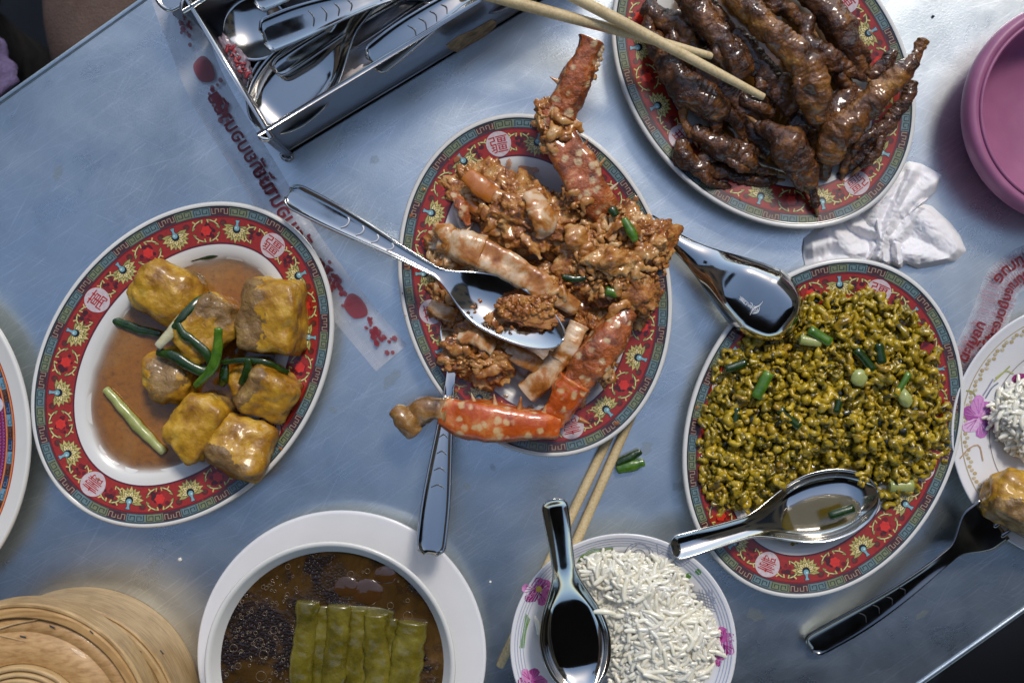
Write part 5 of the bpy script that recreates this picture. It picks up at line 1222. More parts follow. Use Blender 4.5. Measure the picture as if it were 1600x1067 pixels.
# ------------------------------------------------------------------ flowered plate at right with rice and tofu
fc = P(1689, 675, 0.020); fr = px(205, 0.022)
fpl = thing('flowered_plate', 'white round plate with gold rim lines and pink flowers cut off by the right edge', 'plate', (fc[0], fc[1], 0))
def fp_z(r_): return float(np.interp(r_, [0, fr*0.50, fr*0.60, fr*0.70, fr*0.985], [0.006, 0.0066, 0.010, 0.0145, 0.0215]))
prof = [(fr*0.45, 0.0), (fr*0.5, 0.0015), (fr*0.65, 0.009), (fr-0.0003, 0.0205), (fr, 0.0215), (fr-0.0008, 0.0223), (fr*0.975, 0.0213)]+[(fr*k, fp_z(fr*k)) for k in (0.9, 0.8, 0.7, 0.65, 0.6, 0.55, 0.5, 0.3)]+[(0.0001, 0.006)]
MB().add(*lathe(prof, (fc[0], fc[1], 0), 180)).build('plate_body', M['melamine_cool'], fpl)
fp = SurfPrint(fc, fp_z); gold = pr((186, 168, 128))
def arc_on(R_px, a0, a1, w_, col, n=40):
    fp.line([(1689+R_px*math.cos(a), 675+R_px*math.sin(a)) for a in np.linspace(a0, a1, 26)], w_, col, 0.0003, n)
arc_on(187, 1.9, 4.5, 1.4, gold, 80); arc_on(143, 1.9, 4.5, 1.2, pr((150, 140, 140)), 80)
for k in range(70):
    a = 1.95+2.5*k/70; R2 = 180+2.5*math.sin(k*2.1); fp.poly([(1689+R2*math.cos(a)+3.4*math.cos(t), 675+R2*math.sin(a)+3.0*math.sin(t)) for t in np.linspace(0, 5.5, 7)], gold if k % 2 else pr((202, 190, 160)), 0.0003)
pk = [pr((214, 150, 206)), pr((196, 120, 192)), pr((226, 186, 222)), pr((170, 90, 160))]
fp.flower(1530, 652, 34, pk, 7, 0.5, 6); fp.flower(1545, 655, 16, [pr((150, 60, 140)), pr((180, 90, 170))], 8, 0.2, 4); fp.poly([(1595+14*math.cos(a), 592+9*math.sin(a)) for a in np.linspace(0, 5.8, 10)], pr((150, 50, 120)), 0.0005)
for (pts, c) in (([(1536, 618), (1545, 604), (1552, 592)], (150, 150, 170)), ([(1540, 622), (1550, 606), (1560, 598)], (120, 130, 150)), ([(1553, 596), (1566, 584), (1578, 572)], (170, 176, 110)), ([(1556, 590), (1572, 580), (1584, 584)], (190, 190, 130)), ([(1510, 610), (1520, 612), (1526, 622)], (170, 170, 110)), ([(1500, 716), (1515, 700), (1530, 696), (1536, 720)], (190, 160, 130))): fp.line(pts, 2.2, pr(c), 0.0005, 10)
fp.mb.build('printed_flowers', M['print'], fpl, smooth=False, kind='stuff')
RICE2 = [(1552, 632), (1572, 612), (1600, 600), (1640, 596), (1670, 620), (1680, 670), (1650, 705), (1610, 712), (1580, 700), (1566, 680), (1548, 655)]
rice(RICE2, 0.016, 0.034, 50, 60, 'cooked_rice', 'heap of boiled rice on the flowered plate at the right edge', 'boiled rice grain on the flowered plate at the right edge', nmax=60)
tofu('yellow tofu piece on the flowered plate with the fork stuck in it', P(1604, 786, 0.034), (H(140), H(92), 0.020), math.radians(-24), 88, cutdir=(-0.3, -0.9, 0.3), tilt=(-0.3, 0.1), pw=3.5)

# ------------------------------------------------------------------ left plate with magenta band
OL = Oval(-164, 686, 270, 212, 90)
lp = thing('oval_plate', 'magenta banded oval plate with a wide white lip cut off by the left edge', 'plate', (*OL.c, 0))
plate_body(OL, lp, M['melamine'])
mb = MB(); G = PXM
strip(OL, mb, 25*G, 26.6*G, pr((170, 62, 40)), 0.0001); strip(OL, mb, 26.6*G, 29*G, pr((214, 130, 70)), 0.0001); strip(OL, mb, 29*G, 38*G, pr((70, 48, 44)), 0.0001); strip(OL, mb, 38*G, 40.5*G, pr((214, 130, 70)), 0.0001); strip(OL, mb, 40.5*G, 66*G, pr((124, 30, 66)), 0.0001)
nb = 66
for k in range(nb):
    s0 = OL.per*k/nb; c = (pr((108, 148, 168)), pr((46, 60, 88)), pr((90, 60, 48)))[k % 3]
    poly(OL, mb, s0, 33.5*G, [(-9, -4), (9, -4), (9, 4), (-9, 4)], c, 0.00016)
    stroke(OL, mb, s0, 33.5*G, [(-6, 2.5), (6, 2.5), (6, -2), (0, -2), (0, 0.6)], 1.1, (pr((60, 90, 110)), pr((100, 120, 150)), pr((30, 24, 22)))[k % 3], 0.0002)
for k in range(230):
    for row in (44.5, 50.5, 56.5, 62):
        s0 = OL.per*k/230+(row % 7)*0.4*G; stroke(OL, mb, s0, row*G, [(-2, -1.5), (-0.5, 1.5), (1.5, 0.5), (0.5, -1.2)], 0.9, pr((150, 104, 176)), 0.00016)
mb.build('printed_rim_band', M['print'], lp, smooth=False, kind='stuff')
s_m = None
for s_ in np.linspace(0, OL.per, 400):
    q = OL.rim([s_], [53*G])[0]; t_ = P(0, 630, q[2])
    e = np.linalg.norm(q[:2]-t_[:2])
    if s_m is None or e < s_m[0]: s_m = (e, s_)
mb = MB(); poly(OL, mb, s_m[1], 52*G, circle(12.5, 24), pr((206, 204, 214)), 0.0004); stroke(OL, mb, s_m[1], 52*G, [(-5, 4), (0, -2), (5, 4)], 1.6, pr((90, 96, 120)), 0.0005); stroke(OL, mb, s_m[1], 52*G, [(0, 6), (0, -6)], 1.6, pr((90, 96, 120)), 0.0005)
mb.build('medallion', M['print'], lp, smooth=False)

# ------------------------------------------------------------------ purple dish
pc = P(1676, 178, 0.030); prr = px(176, 0.030)
def make_purple():
    m, t, b = newmat('purple_plastic'); mp = coords(t); n = noise(t, mp, 40, 5); r = ramp(t, n.outputs[0], [(0.3, C(150, 90, 124)), (0.7, C(164, 102, 136))]); t.links.new(r.outputs[0], b.inputs['Base Color']); setb(b, Roughness=0.42, Subsurface_Weight=0.1, Subsurface_Scale=0.004); bump(t, b, noise(t, mp, 500, 3).outputs[0], 0.15, 0.0003); return m
M['purple'] = make_purple()
pd_ = thing('purple_basin', 'round purple plastic dish with a thick rounded rim cut off by the right edge', 'dish', (pc[0], pc[1], 0))
prof = [(prr*0.72, 0.0), (prr*0.80, 0.001), (prr*0.88, 0.012), (prr*0.95, 0.024), (prr*0.985, 0.028), (prr, 0.0325), (prr*0.998, 0.0365), (prr*0.985, 0.0400), (prr*0.965, 0.0424), (prr*0.935, 0.0432), (prr*0.905, 0.0426), (prr*0.892, 0.0410)]
MB().add(*lathe(prof, (pc[0], pc[1], 0), 160)).build('rim', M['purple'], pd_)
prof = [(prr*0.892, 0.0407), (prr*0.888, 0.0424), (prr*0.874, 0.0430), (prr*0.860, 0.0422), (prr*0.852, 0.039), (prr*0.83, 0.030), (prr*0.78, 0.016), (prr*0.66, 0.0075), (prr*0.3, 0.006), (0.0001, 0.006)]
MB().add(*lathe(prof, (pc[0], pc[1], 0), 160)).build('inner_bowl', M['purple'], pd_)

# ------------------------------------------------------------------ bamboo steamer
b0 = P(88, 1136, 0.05)[:2]; zl = 0.085
st = thing('bamboo_steamer', 'round bamboo steamer basket cut off by the lower left corner', 'steamer', (b0[0], b0[1], 0))
R1 = px(197, 0.06)
def hoop(name, R_, z0, z1, th, parent, c, mat='bamboo'):
    prof = [(R_-th, z0), (R_-0.0006, z0), (R_, z0+0.0006), (R_, z1-0.0012), (R_-0.0012, z1), (R_-th+0.0008, z1), (R_-th, z1-0.0008), (R_-th, z0)]
    return MB().add(*lathe(prof, (c[0], c[1], 0), 140)).build(name, M[mat], parent, smooth=False)
hoop('basket_hoop', R1, 0.0, 0.060, 0.005, st, b0); hoop('outer_band', R1+0.0022, 0.028, 0.058, 0.0022, st, b0)
hoop('inner_band', R1-0.0052, 0.034, 0.063, 0.004, st, b0)
sl = thing('steamer_lid', 'bamboo steamer lid with raised rings, sitting on the basket at lower left', 'steamer lid', (b0[0], b0[1], 0.060))
lc = P(32, 1148, 0.084)[:2]; RL = px(206, 0.083)
hoop('lid_hoop', RL, 0.0625, 0.0835, 0.0035, sl, lc, 'bamboo')
hoop('lid_band', RL-0.0037, 0.070, 0.0845, 0.0066, sl, lc, 'bamboo_ring')
rp = RL-0.0105
MB().add(*lathe([(rp, 0.0690), (rp-0.0003, 0.0800), (rp-0.010, 0.0812), (rp-0.0103, 0.0808), (rp-0.0106, 0.0816), (rp-0.030, 0.0826), (rp-0.0325, 0.0815)], (lc[0], lc[1], 0), 140)).build('lid_panel', M['bamboo_panel'], sl)
for k in range(3):
    q = rp-0.0330-0.0042*k
    MB().add(*lathe([(q, 0.0800), (q-0.0003, 0.0858+0.0006*k), (q-0.0015, 0.0868+0.0006*k), (q-0.0032, 0.0864+0.0006*k), (q-0.0038, 0.0850), (q-0.0038, 0.0800)], (lc[0], lc[1], 0), 120)).build('rolled_ring', M['bamboo'], sl)
q = rp-0.046
MB().add(*lathe([(q, 0.078), (q*0.7, 0.0775), (0.0001, 0.077)], (lc[0], lc[1], 0), 90)).build('woven_centre', M['bamboo_panel'], sl)
for (x, y, x2, y2, on_lid, zq) in ((78, 977, 85, 980, 1, 0.0826), (32, 993, 40, 995, 1, 0.0832), (141, 985, 145, 989, 1, 0.0852), (212, 1012, 220, 1018, 0, 0.0612), (251, 1016, 255, 1021, 0, 0.0612)):
    MB().add(*tube([P(x, y, zq), P(x2, y2, zq)], [0.0005, 0.0005], n=8, m=6, flat=0.5)).build('stitch', M['engrave'], sl if on_lid else st)
for i, pts in enumerate(([(-10, 985), (20, 975), (60, 967)], [(-10, 990), (15, 996), (40, 1002)])):
    MB().add(*tube([P(x, y, 0.0824) for x, y in pts], [0.0004, 0.0006, 0.0003], n=8, m=14, flat=0.4)).build('split_seam', M['bamboo'], sl)

# ------------------------------------------------------------------ cutlery caddy
zr = 0.073; ca = P(411, 226, zr); cb_ = P(277, 6, zr); u1 = (cb_-ca); W1 = np.linalg.norm(u1[:2]); u1 = u1/W1; e1 = np.array([-u1[1], u1[0], 0])
if e1[0] < 0: e1 = -e1
W2 = 0.29
cad = thing('cutlery_caddy', 'open rectangular stainless steel box full of spoons at the top edge', 'cutlery box', (ca[0], ca[1], 0))
def box_loop(inset, z, rc_=0.006):
    pts = []
    for (a, b, a0) in ((0, 0, 180), (0, W2, 270), (W1, W2, 0), (W1, 0, 90)):
        ca_ = a+(inset+rc_ if a == 0 else -inset-rc_); cb2 = b+(inset+rc_ if b == 0 else -inset-rc_)
        sa = -1 if a == 0 else 1; sb = -1 if b == 0 else 1
        arc = [math.radians(k) for k in (0, 22.5, 45, 67.5, 90)]
        seq = [(sa*math.cos(t), sb*math.sin(t)) for t in arc] if (a == 0) == (b == 0) else [(sa*math.sin(t), sb*math.cos(t)) for t in arc]
        for (x, y) in seq: pts.append(ca*np.array([1, 1, 0])+u1*(ca_+x*rc_)+e1*(cb2+y*rc_)+np.array([0, 0, z]))
    return pts
def shell(loops, name, mat, parent, smooth=True):
    n = len(loops[0]); V = np.vstack([np.array(l) for l in loops]); F = grid_faces(len(loops), n, wrap_v=True); F.append(tuple(range(n))[::-1]); return MB().add(V, F+[tuple((len(loops)-1)*n+i for i in range(n))]).build(name, mat, parent, smooth=smooth)
loops = [box_loop(0.001, 0.0004), box_loop(0.001, zr-0.0008), box_loop(0.0022, zr-0.0008), box_loop(0.0022, 0.002)]
shell(loops, 'box_wall', M['steel_dark'], cad, smooth=False)
lp_ = box_loop(0.0005, zr, 0.007); q = np.array(lp_); n = len(q); V = []
for i in range(n):
    d = q[(i+1) % n]-q[i-1]; d /= np.linalg.norm(d); s_ = np.array([-d[1], d[0], 0])
    for j in range(10):
        a = 2*PI*j/10; V.append(q[i]+s_*0.0019*math.cos(a)+np.array([0, 0, 0.0019*math.sin(a)]))
MB().add(V, grid_faces(n, 10, wrap_v=True, wrap_u=True)).build('rolled_rim', M['steel'], cad)
lp_ = box_loop(-0.0006, 0.0022, 0.007); q = np.array(lp_); V = []
for i in range(n):
    d = q[(i+1) % n]-q[i-1]; d /= np.linalg.norm(d); s_ = np.array([-d[1], d[0], 0])
    for j in range(8):
        a = 2*PI*j/8; V.append(q[i]+s_*0.0014*math.cos(a)+np.array([0, 0, 0.0014*math.sin(a)]))
MB().add(V, grid_faces(n, 8, wrap_v=True, wrap_u=True)).build('base_seam', M['steel'], cad)
# tan tape scrap on the outer wall
def wall_pt(t, h): return ca*np.array([1, 1, 0])+e1*t-u1*0.0002+np.array([0, 0, h])
tp = [(0.150, 0.048), (0.152, 0.034), (0.157, 0.018), (0.163, 0.016), (0.182, 0.014), (0.192, 0.022), (0.193, 0.032), (0.189, 0.044), (0.172, 0.046), (0.160, 0.052)]
V = [wall_pt(a, b)-u1*0.0006 for a, b in tp]+[wall_pt(a, b) for a, b in tp]; n = len(tp)
F = [tuple(range(n)), tuple(reversed(range(n, 2*n)))]+[(i, (i+1) % n, n+(i+1) % n, n+i) for i in range(n)]
MB().add(V, F).build('tape_scrap', food('old_tape', [(0.3, C(96, 76, 50)), (0.6, C(160, 136, 100)), (0.8, C(176, 156, 120))], 120, 0.7, 0.0), cad, smooth=False)
# spoons and forks in the caddy
GS = 'cutlery lying in the steel box'
soup_spoon('soup_spoon', 'large metal soup spoon in the box with its dark bowl in the near corner', P(640, -60, 0.060), P(400, 196, 0.050), up=(0.1, 0.1, 1), wb=0.027, group=GS)
soup_spoon('soup_spoon', 'metal soup spoon right behind the near corner one, only its thin edge showing', P(650, -75, 0.052), P(395, 178, 0.040), up=(0.5, 0.5, 1), wb=0.026, group=GS)
table_spoon('table_spoon', 'table spoon in the box with its wide bowl beside the left wall', P(640, -40, 0.050), P(352, 60, 0.046), up=(0, 0, 1), wb=0.024, group=GS, notch=0, bowl0=0.66)
table_spoon('table_spoon', 'lower table spoon in the box whose bowl shows beneath the wide one', P(640, -20, 0.040), P(356, 84, 0.034), up=(0, -0.1, 1), wb=0.023, group=GS, notch=0, bowl0=0.66)
fork('fork', 'bright fork handle with raised notches pointing left in the box', P(410, 58, 0.066), P(770, -60, 0.062), group=GS, we=0.0125, wn=0.006)
fork('fork', 'bright fork handle lying along the near wall of the box', P(580, 98, 0.066), P(880, -110, 0.062), group=GS, we=0.0115, wn=0.006)
table_spoon('table_spoon', 'spoon whose pale handle end shows at the very top of the box', P(395, -6, 0.068), P(700, -110, 0.060), group=GS, we=0.013, notch=0)
for i, (a, b, lab) in enumerate((((520, 120), (840, -70), 'dark fork handle lying lowest along the near wall of the box'), ((470, 60), (740, -60), 'dark spoon handle between the two bright handles in the box'), ((540, 60), (790, -70), 'dark spoon handle just left of the near bright handle in the box'))):
    table_spoon('table_spoon', lab, P(*a, 0.035+0.006*i), P(*b, 0.035), group=GS, we=0.0095, notch=0, mat='steel_dark')
# crumpled wrapper in the near left of the box
V, F = blob(P(372, 96, 0.042), (px(13), px(34), 0.007), az=math.radians(31), amp=0.6, ns=2.2, seed=6, sub=4, oc=4)
o = MB().add(V, F).build('wrapper', plain('wrapper_film', C(176, 160, 176), 0.3, coat=0.5, Alpha=0.55)); tag(o, 'crumpled plastic wrapper with red print inside the steel box near its left wall', 'wrapper')
mbw = MB()
for k in range(16):
    x, y = 357+1.9*k+6*math.sin(k*2.3), 72+3.1*k; mbw.add(*blob(P(x, y, 0.050), (px(4+2*math.sin(k)), px(2.6), 0.0006), az=k*0.7, amp=0.4, seed=k, sub=2))
mbw.build('red_print', M['redink'] if 'redink' in M else plain('wrapper_red', C(140, 36, 44), 0.4), o, kind='stuff', origin=None)
V, F = blob(P(552, 118, 0.034), (px(34), px(9), 0.004), az=math.radians(32), amp=0.4, ns=2, seed=9, sub=4); o = MB().add(V, F).build('wrapper', plain('white_wrapper', C(196, 186, 186), 0.4, coat=0.3)); tag(o, 'narrow white wrapper under the handles beside the near wall of the box', 'wrapper')
for i, (a, b, lab) in enumerate((((430, 110), (770, -90), 'thin dark fork handle behind the large soup spoon in the box'), ((505, 20), (800, -80), 'shiny spoon handle between the pale handle and the raised fork handle'), ((610, 74), (860, -90), 'narrow handle lying against the near wall beside the bright fork handle'))):
    table_spoon('table_spoon', lab, P(*a, 0.050), P(*b, 0.046), group=GS, we=0.0070, notch=0, mat='steel')

# second metal tray corner at the top edge
tc_ = P(262, 14, 0.05)
tr = thing('metal_tray', 'bright metal tray corner just left of the box at the top edge', 'tray', (tc_[0], tc_[1], 0))
def slab(pts, z0, z1, name, mat, parent):
    n = len(pts); V = [P(x, y, z1)*np.array([1, 1, 0])+np.array([0, 0, z0]) for x, y in pts]+[P(x, y, z1) for x, y in pts]
    F = [tuple(range(n, 2*n)), tuple(reversed(range(n)))]+[(i, (i+1) % n, n+(i+1) % n, n+i) for i in range(n)]
    F = [tuple(reversed(f)) for f in F]
    return MB().add(V, F).build(name, mat, parent, smooth=False)
slab([(240, -30), (252, 4), (264, 15), (276, 12), (320, -16), (340, -60), (250, -60)], 0.0, 0.044, 'tray_body', M['steel'], tr)
o = MB().add(*tube([P(234, -30, 0.046), P(248, 4, 0.046), P(264, 16, 0.046), P(280, 11, 0.046), P(322, -18, 0.046)], [0.0016]*5, n=10, m=30)).build('tray_lip', M['steel'], tr)

# ------------------------------------------------------------------ plastic chopstick sleeves
def plastic():
    m, t, b = newmat('clear_plastic_film'); mp = coords(t); n = noise(t, mp, 40, 4)
    setb(b, Base_Color=(0.80, 0.80, 0.86, 1), Roughness=0.22, IOR=1.45, Alpha=0.34, Coat_Weight=0.5, Coat_Roughness=0.1)
    r = ramp(t, n.outputs[0], [(0.3, (0.16,)*3+(1,)), (0.7, (0.42,)*3+(1,))]); t.links.new(r.outputs[0], b.inputs['Alpha'])
    bump(t, b, noise(t, mp, 120, 4, 0.6, 0.5).outputs[0], 0.5, 0.001); return m
M['film'] = plastic(); M['redink'] = plain('red_ink', C(140, 36, 44), 0.4, coat=0.2, Alpha=0.78); M['pinkfilm'] = plain('pink_film', C(168, 96, 112), 0.35, coat=0.3, Alpha=0.42)
def ribbon_frame(path, z, n=80):
    q = catmull(np.array([P(x, y, z) for x, y in path]), n); d = np.gradient(q, axis=0); d /= np.linalg.norm(d, axis=1)[:, None]; s_ = np.column_stack([-d[:, 1], d[:, 0], np.zeros(len(d))])
    L = np.concatenate([[0], np.cumsum(np.linalg.norm(np.diff(q, axis=0), axis=1))]); return q, d, s_, L
def rib_pt(fr, l, off, h):
    q, d, s_, L = fr; c = np.array([np.interp(l, L, q[:, k]) for k in range(3)]); s2 = np.array([np.interp(l, L, s_[:, k]) for k in range(3)]); return c+s2*off+np.array([0, 0, h])
def sleeve(label, path, hw, z, texts, side=-1, pink=False):
    fr = ribbon_frame(path, z); q, d, s_, L = fr
    r = thing('chopstick_sleeve', label, 'plastic sleeve', q[len(q)//2]*np.array([1, 1, 0]))
    V = []; nv = 13
    for i in range(len(q)):
        for j in range(nv):
            t = -1+2*j/(nv-1); h = 0.0028*max(0, 1-((t+0.15*side)/0.75)**2)+0.0007*mn.noise(Vector((L[i]*60, t*2, 1)))
            V.append(q[i]+s_[i]*hw*t+np.array([0, 0, max(h, 0.0003)]))
    MB().add(V, grid_faces(len(q), nv)).build('film', M['film'], r)
    # crimped seam lines
    mb = MB()
    for k in range(int(L[-1]/0.0014)):
        l = 0.0014*k+0.0004; mb.add([rib_pt(fr, l, hw*side*0.55, 0.0016), rib_pt(fr, l+0.0004, hw*side*0.55, 0.0016), rib_pt(fr, l+0.0004, hw*side*0.97, 0.0006), rib_pt(fr, l, hw*side*0.97, 0.0006)], [(0, 1, 2, 3)])
    mb.build('crimped_seam', M['film'], r, smooth=False, kind='stuff')
    if pink:
        mb = MB(); rq = random.Random(4)
        for k in range(int(L[-1]/0.0021)):
            l = 0.0021*k; a_, b_ = hw*rq.uniform(-0.2, 0.1), hw*rq.uniform(0.7, 0.93); wd_ = rq.uniform(0.0008, 0.0018)
            for (o0, o1) in ((-b_, a_), (a_+0.001, b_)): mb.add([rib_pt(fr, l, o0, 0.0031), rib_pt(fr, l+wd_, o0, 0.0031), rib_pt(fr, l+wd_*1.2, o1, 0.0034), rib_pt(fr, l+0.0002, o1, 0.0034)], [(0, 1, 2, 3)])
        mb.build('pink_ribs', M['pinkfilm'], r, smooth=False, kind='stuff')
    for (body, l0, off, hgt, flipx) in texts:
        mb = MB()
        if body.startswith('*'):
            rr_ = random.Random(l0*1000); 
            if body == '**':
                pts = [(1.5*a_, 1.35*b_) for a_, b_ in ((-0.0062, -0.0045), (0.0, -0.0065), (0.0062, -0.0035), (0.0058, 0.004), (0, 0.0062), (-0.006, 0.0035))]
                V = [rib_pt(fr, l0+0.0105*math.cos(t)*(1+0.10*math.sin(3*t)), off+0.0085*math.sin(t)*(1+0.12*math.cos(2*t)), 0.0036) for t in np.linspace(0, 2*PI, 25)[:-1]]; mb.add(V, [tuple(range(24))])
            else:
                for k in range(34):
                    a, b = rr_.gauss(0, 0.009), rr_.gauss(0, 0.0032); w_ = rr_.uniform(0.001, 0.003); V = [rib_pt(fr, l0+a+w_*math.cos(t), off+b+w_*0.8*math.sin(t), 0.0036+0.00002*k) for t in np.linspace(0, 5.4, 6)]; mb.add(V, [tuple(range(6))])
        else:
            v, f = text_mesh(body)
            if len(v):
                wd = v[:, 0].max()-v[:, 0].min()
                for (ex, ey) in ((0, 0), (0.0004, 0.0003), (-0.0004, 0.0003), (0, -0.0005)): V = [rib_pt(fr, l0+(x*hgt*flipx)+ex, off+y*hgt+ey, 0.0036+ex*0.1) for x, y in v]; mb.add(V, f)
        if mb.n: mb.build('red_print', M['redink'], r, smooth=False)
    return r
sleeve('long clear plastic sleeve with red print running from the steel box to the crab plate', [(262, -20), (292, 60), (330, 150), (400, 265), (470, 380), (545, 480), (612, 560)], 0.0158, 0.0004,
       [('*', 0.030, 0.004, 0, 1), ('**', 0.072, 0.004, 0, 1), ('*', 0.098, 0.004, 0, 1), ('ตะเกียบอนามัย', 0.137, 0.0035, 0.0125, -1), ('ตะเกียบอนามัย', 0.206, 0.0035, 0.0130, -1), ('*', 0.262, 0.004, 0, 1), ('**', 0.292, 0.0045, 0, 1), ('*', 0.318, 0.0045, 0, 1)])
sleeve('curved plastic chopstick sleeve with red lettering beside the flowered plate', [(1640, 400), (1600, 416), (1568, 440), (1554, 475), (1536, 520), (1515, 560), (1500, 596)], 0.0150, 0.0004,
       [('สะอาดถูกอนามัย', 0.055, 0.006, 0.0105, -1), ('ตะเกียบ', 0.095, -0.004, 0.009, -1), ('อนามัย', 0.030, -0.0045, 0.009, -1), ('สะอาด', 0.105, 0.006, 0.009, -1)], pink=True)

# ------------------------------------------------------------------ crumpled napkin
def napkin():
    out = [(1256, 372), (1290, 345), (1330, 330), (1368, 300), (1392, 272), (1420, 252), (1440, 256), (1472, 274), (1462, 302), (1440, 318), (1456, 322), (1485, 348), (1500, 368), (1510, 392), (1494, 408), (1460, 416), (1434, 420), (1416, 412), (1408, 420), (1392, 412), (1370, 424), (1330, 440), (1290, 440), (1262, 430), (1255, 400)]
    c = np.array([1385, 362.0]); pl = np.array(out, float); m = 260; nr = 90
    ang = np.linspace(0, 2*PI, m, endpoint=False); R_ = []
    for a in ang:
        d = np.array([math.cos(a), math.sin(a)]); best = 0
        for i in range(len(pl)):
            p, q = pl[i]-c, pl[(i+1) % len(pl)]-c; e = q-p; den = d[0]*e[1]-d[1]*e[0]
            if abs(den) < 1e-9: continue
            t = (p[0]*e[1]-p[1]*e[0])/den; s = (p[0]*d[1]-p[1]*d[0])/den
            if t > 0 and 0 <= s <= 1: best = max(best, t)
        R_.append(best)
    ridges = [((1300, 355), (1330, 400), 16, 10), ((1330, 350), (1395, 372), 12, 9), ((1395, 280), (1370, 345), 18, 11), ((1420, 262), (1375, 400), 10, 13), ((1375, 345), (1385, 412), 7, 12), ((1400, 380), (1404, 418), 6, 11), ((1440, 322), (1400, 372), 9, 9), ((1440, 345), (1500, 395), 22, 8), ((1415, 395), (1480, 405), 16, 9), ((1290, 420), (1350, 395), 12, 9), ((1262, 385), (1310, 375), 12, 8), ((1460, 282), (1405, 330), 12, 8), ((1340, 425), (1366, 385), 7, 9)]
    V = []
    for i in range(1, nr+1):
        for j, a in enumerate(ang):
            k = i/nr; x, y = c[0]+R_[j]*k*math.cos(a), c[1]+R_[j]*k*math.sin(a)
            wx = x+7*mn.noise(Vector((x*0.02, y*0.02, 3))); wy = y+7*mn.noise(Vector((x*0.02, y*0.02, 9)))
            h = 0.003
            for (p, q, wd, hg) in ridges:
                p, q = np.array(p, float), np.array(q, float); e = q-p; t = max(0, min(1, ((wx-p[0])*e[0]+(wy-p[1])*e[1])/(e@e))); dd = math.hypot(wx-p[0]-e[0]*t, wy-p[1]-e[1]*t)
                u_ = max(0, 1-dd/wd/1.7); h = max(h, 0.003+0.001*hg*(u_*u_*(3-2*u_)*0.7+0.3*u_))
            h += 0.0022*(abs(mn.noise(Vector((x*0.05, y*0.05, 0))))-0.15)+0.0012*(abs(mn.noise(Vector((x*0.12, y*0.12, 5))))-0.1)
            if inside_plate(x, y): h = min(h, 0.0125)
            h *= 0.25+0.75*min(1, (1-k)*9)
            V.append(P(x, y, max(h, 0.0006)))
    V.append(P(c[0], c[1], 0.010)); F = grid_faces(nr, m, wrap_v=True, flip=True)
    for j in range(m): F.append((len(V)-1, (j+1) % m, j))
    F = [f if np.cross(np.subtract(V[f[1]], V[f[0]]), np.subtract(V[f[2]], V[f[0]]))[2] > 0 else tuple(reversed(f)) for f in F]
    o = MB().add(V, F).build('napkin', M['napkin']); tag(o, 'crumpled white paper napkin tucked between the two right oval plates', 'napkin')
def inside_plate(x, y):
    return min(OC_.depth_in(*P(x, y, 0.012)[:2]), 1) > -0.003 or OD.depth_in(*P(x, y, 0.012)[:2]) > -0.003
napkin()

# ------------------------------------------------------------------ water drops and rice crumbs on the steel
for (x, y, s, lab) in ((281, 874, 3.4, 'small clear water drop on the table above the steamer'), (766, 909, 2.2, 'tiny white crumb on the table right of the saucer'), (1458, 26, 2.4, 'small dark speck on the table between the feet plate and the purple dish')):
    o = MB().add(*blob(P(x, y, 0.0008), (px(s), px(s*0.9), 0.0009), amp=0.15, seed=x, sub=2)).build('speck', M['engrave'] if x == 1458 else M['melamine']); tag(o, lab, 'speck')

# ------------------------------------------------------------------ beyond the table edges
def cloth_mat(name, c1, c2): return food(name, [(0.3, c1), (0.7, c2)], 30, 0.9, 0.0, 0.6, 400, 0.002)
# seated person at the upper left: thigh and coat visible past the table edge
pp = (-0.50, 0.95, 0)
per = thing('person', 'person seated past the upper left table edge in a black top and brown trousers', 'person', (pp[0], pp[1], -0.75))
M['trouser'] = cloth_mat('brown_trousers', C(92, 74, 66), C(112, 92, 82)); M['blackcloth'] = cloth_mat('black_cloth', C(16, 15, 18), C(26, 24, 28)); M['lav'] = cloth_mat('lavender_cloth', C(96, 84, 120), C(120, 106, 146)); M['skin'] = food('skin', [(0.3, C(168, 120, 92)), (0.7, C(190, 142, 112))], 30, 0.5, 0.0, 0.2, 500, 0.0005, sss=0.2)
def pk_(x, y, z): return P(x, y, z)
def bodytube(nm, pts, rad, mat, flat=1.0, amp=0.006): return MB().add(*tube(np.array(pts), rad, n=28, m=34, flat=flat, amp=amp, ns=14, seed=len(nm))).build(nm, M[mat], per)
hip = np.array([-0.50, 0.95, -0.26])
def LB(f, sd, up): return hip+np.array([sd, -f, up])
bodytube('trousers', [LB(0, 0.10, 0), LB(0.35, 0.115, 0.02), LB(0.64, 0.105, 0.02), LB(0.69, 0.105, -0.06), LB(0.68, 0.11, -0.42)], [0.10, 0.085, 0.070, 0.062, 0.050], 'trouser')
bodytube('trousers', [LB(0, -0.10, 0), LB(0.35, -0.11, 0.02), LB(0.60, -0.10, 0.02), LB(0.64, -0.10, -0.06), LB(0.62, -0.11, -0.42)], [0.10, 0.085, 0.072, 0.062, 0.050], 'blackcloth')
bodytube('shirt', [LB(0.02, 0, -0.02), LB(0.0, 0, 0.16), LB(-0.02, 0, 0.36), LB(0, 0, 0.46)], [0.15, 0.14, 0.16, 0.08], 'blackcloth', 1.2)
for s_ in (-1, 1):
    sh = LB(0.0, s_*0.19, 0.40); el = LB(0.10, s_*0.22, 0.16); wr = LB(0.30, s_*0.08, 0.10)
    bodytube('sleeve', [sh, el, wr], [0.055, 0.047, 0.038], 'blackcloth')
    bodytube('hand', [wr, wr+np.array([-s_*0.015, -0.06, -0.012])], [0.028, 0.034], 'skin', 0.6, 0.001)
    for k in range(4):
        f0 = wr+np.array([-s_*0.015+(k-1.5)*0.018, -0.095, -0.015]); bodytube('finger', [f0, f0+np.array([0, -0.03, -0.006]), f0+np.array([0, -0.048, -0.022])], [0.009, 0.0085, 0.007], 'skin', 1.0, 0.0)
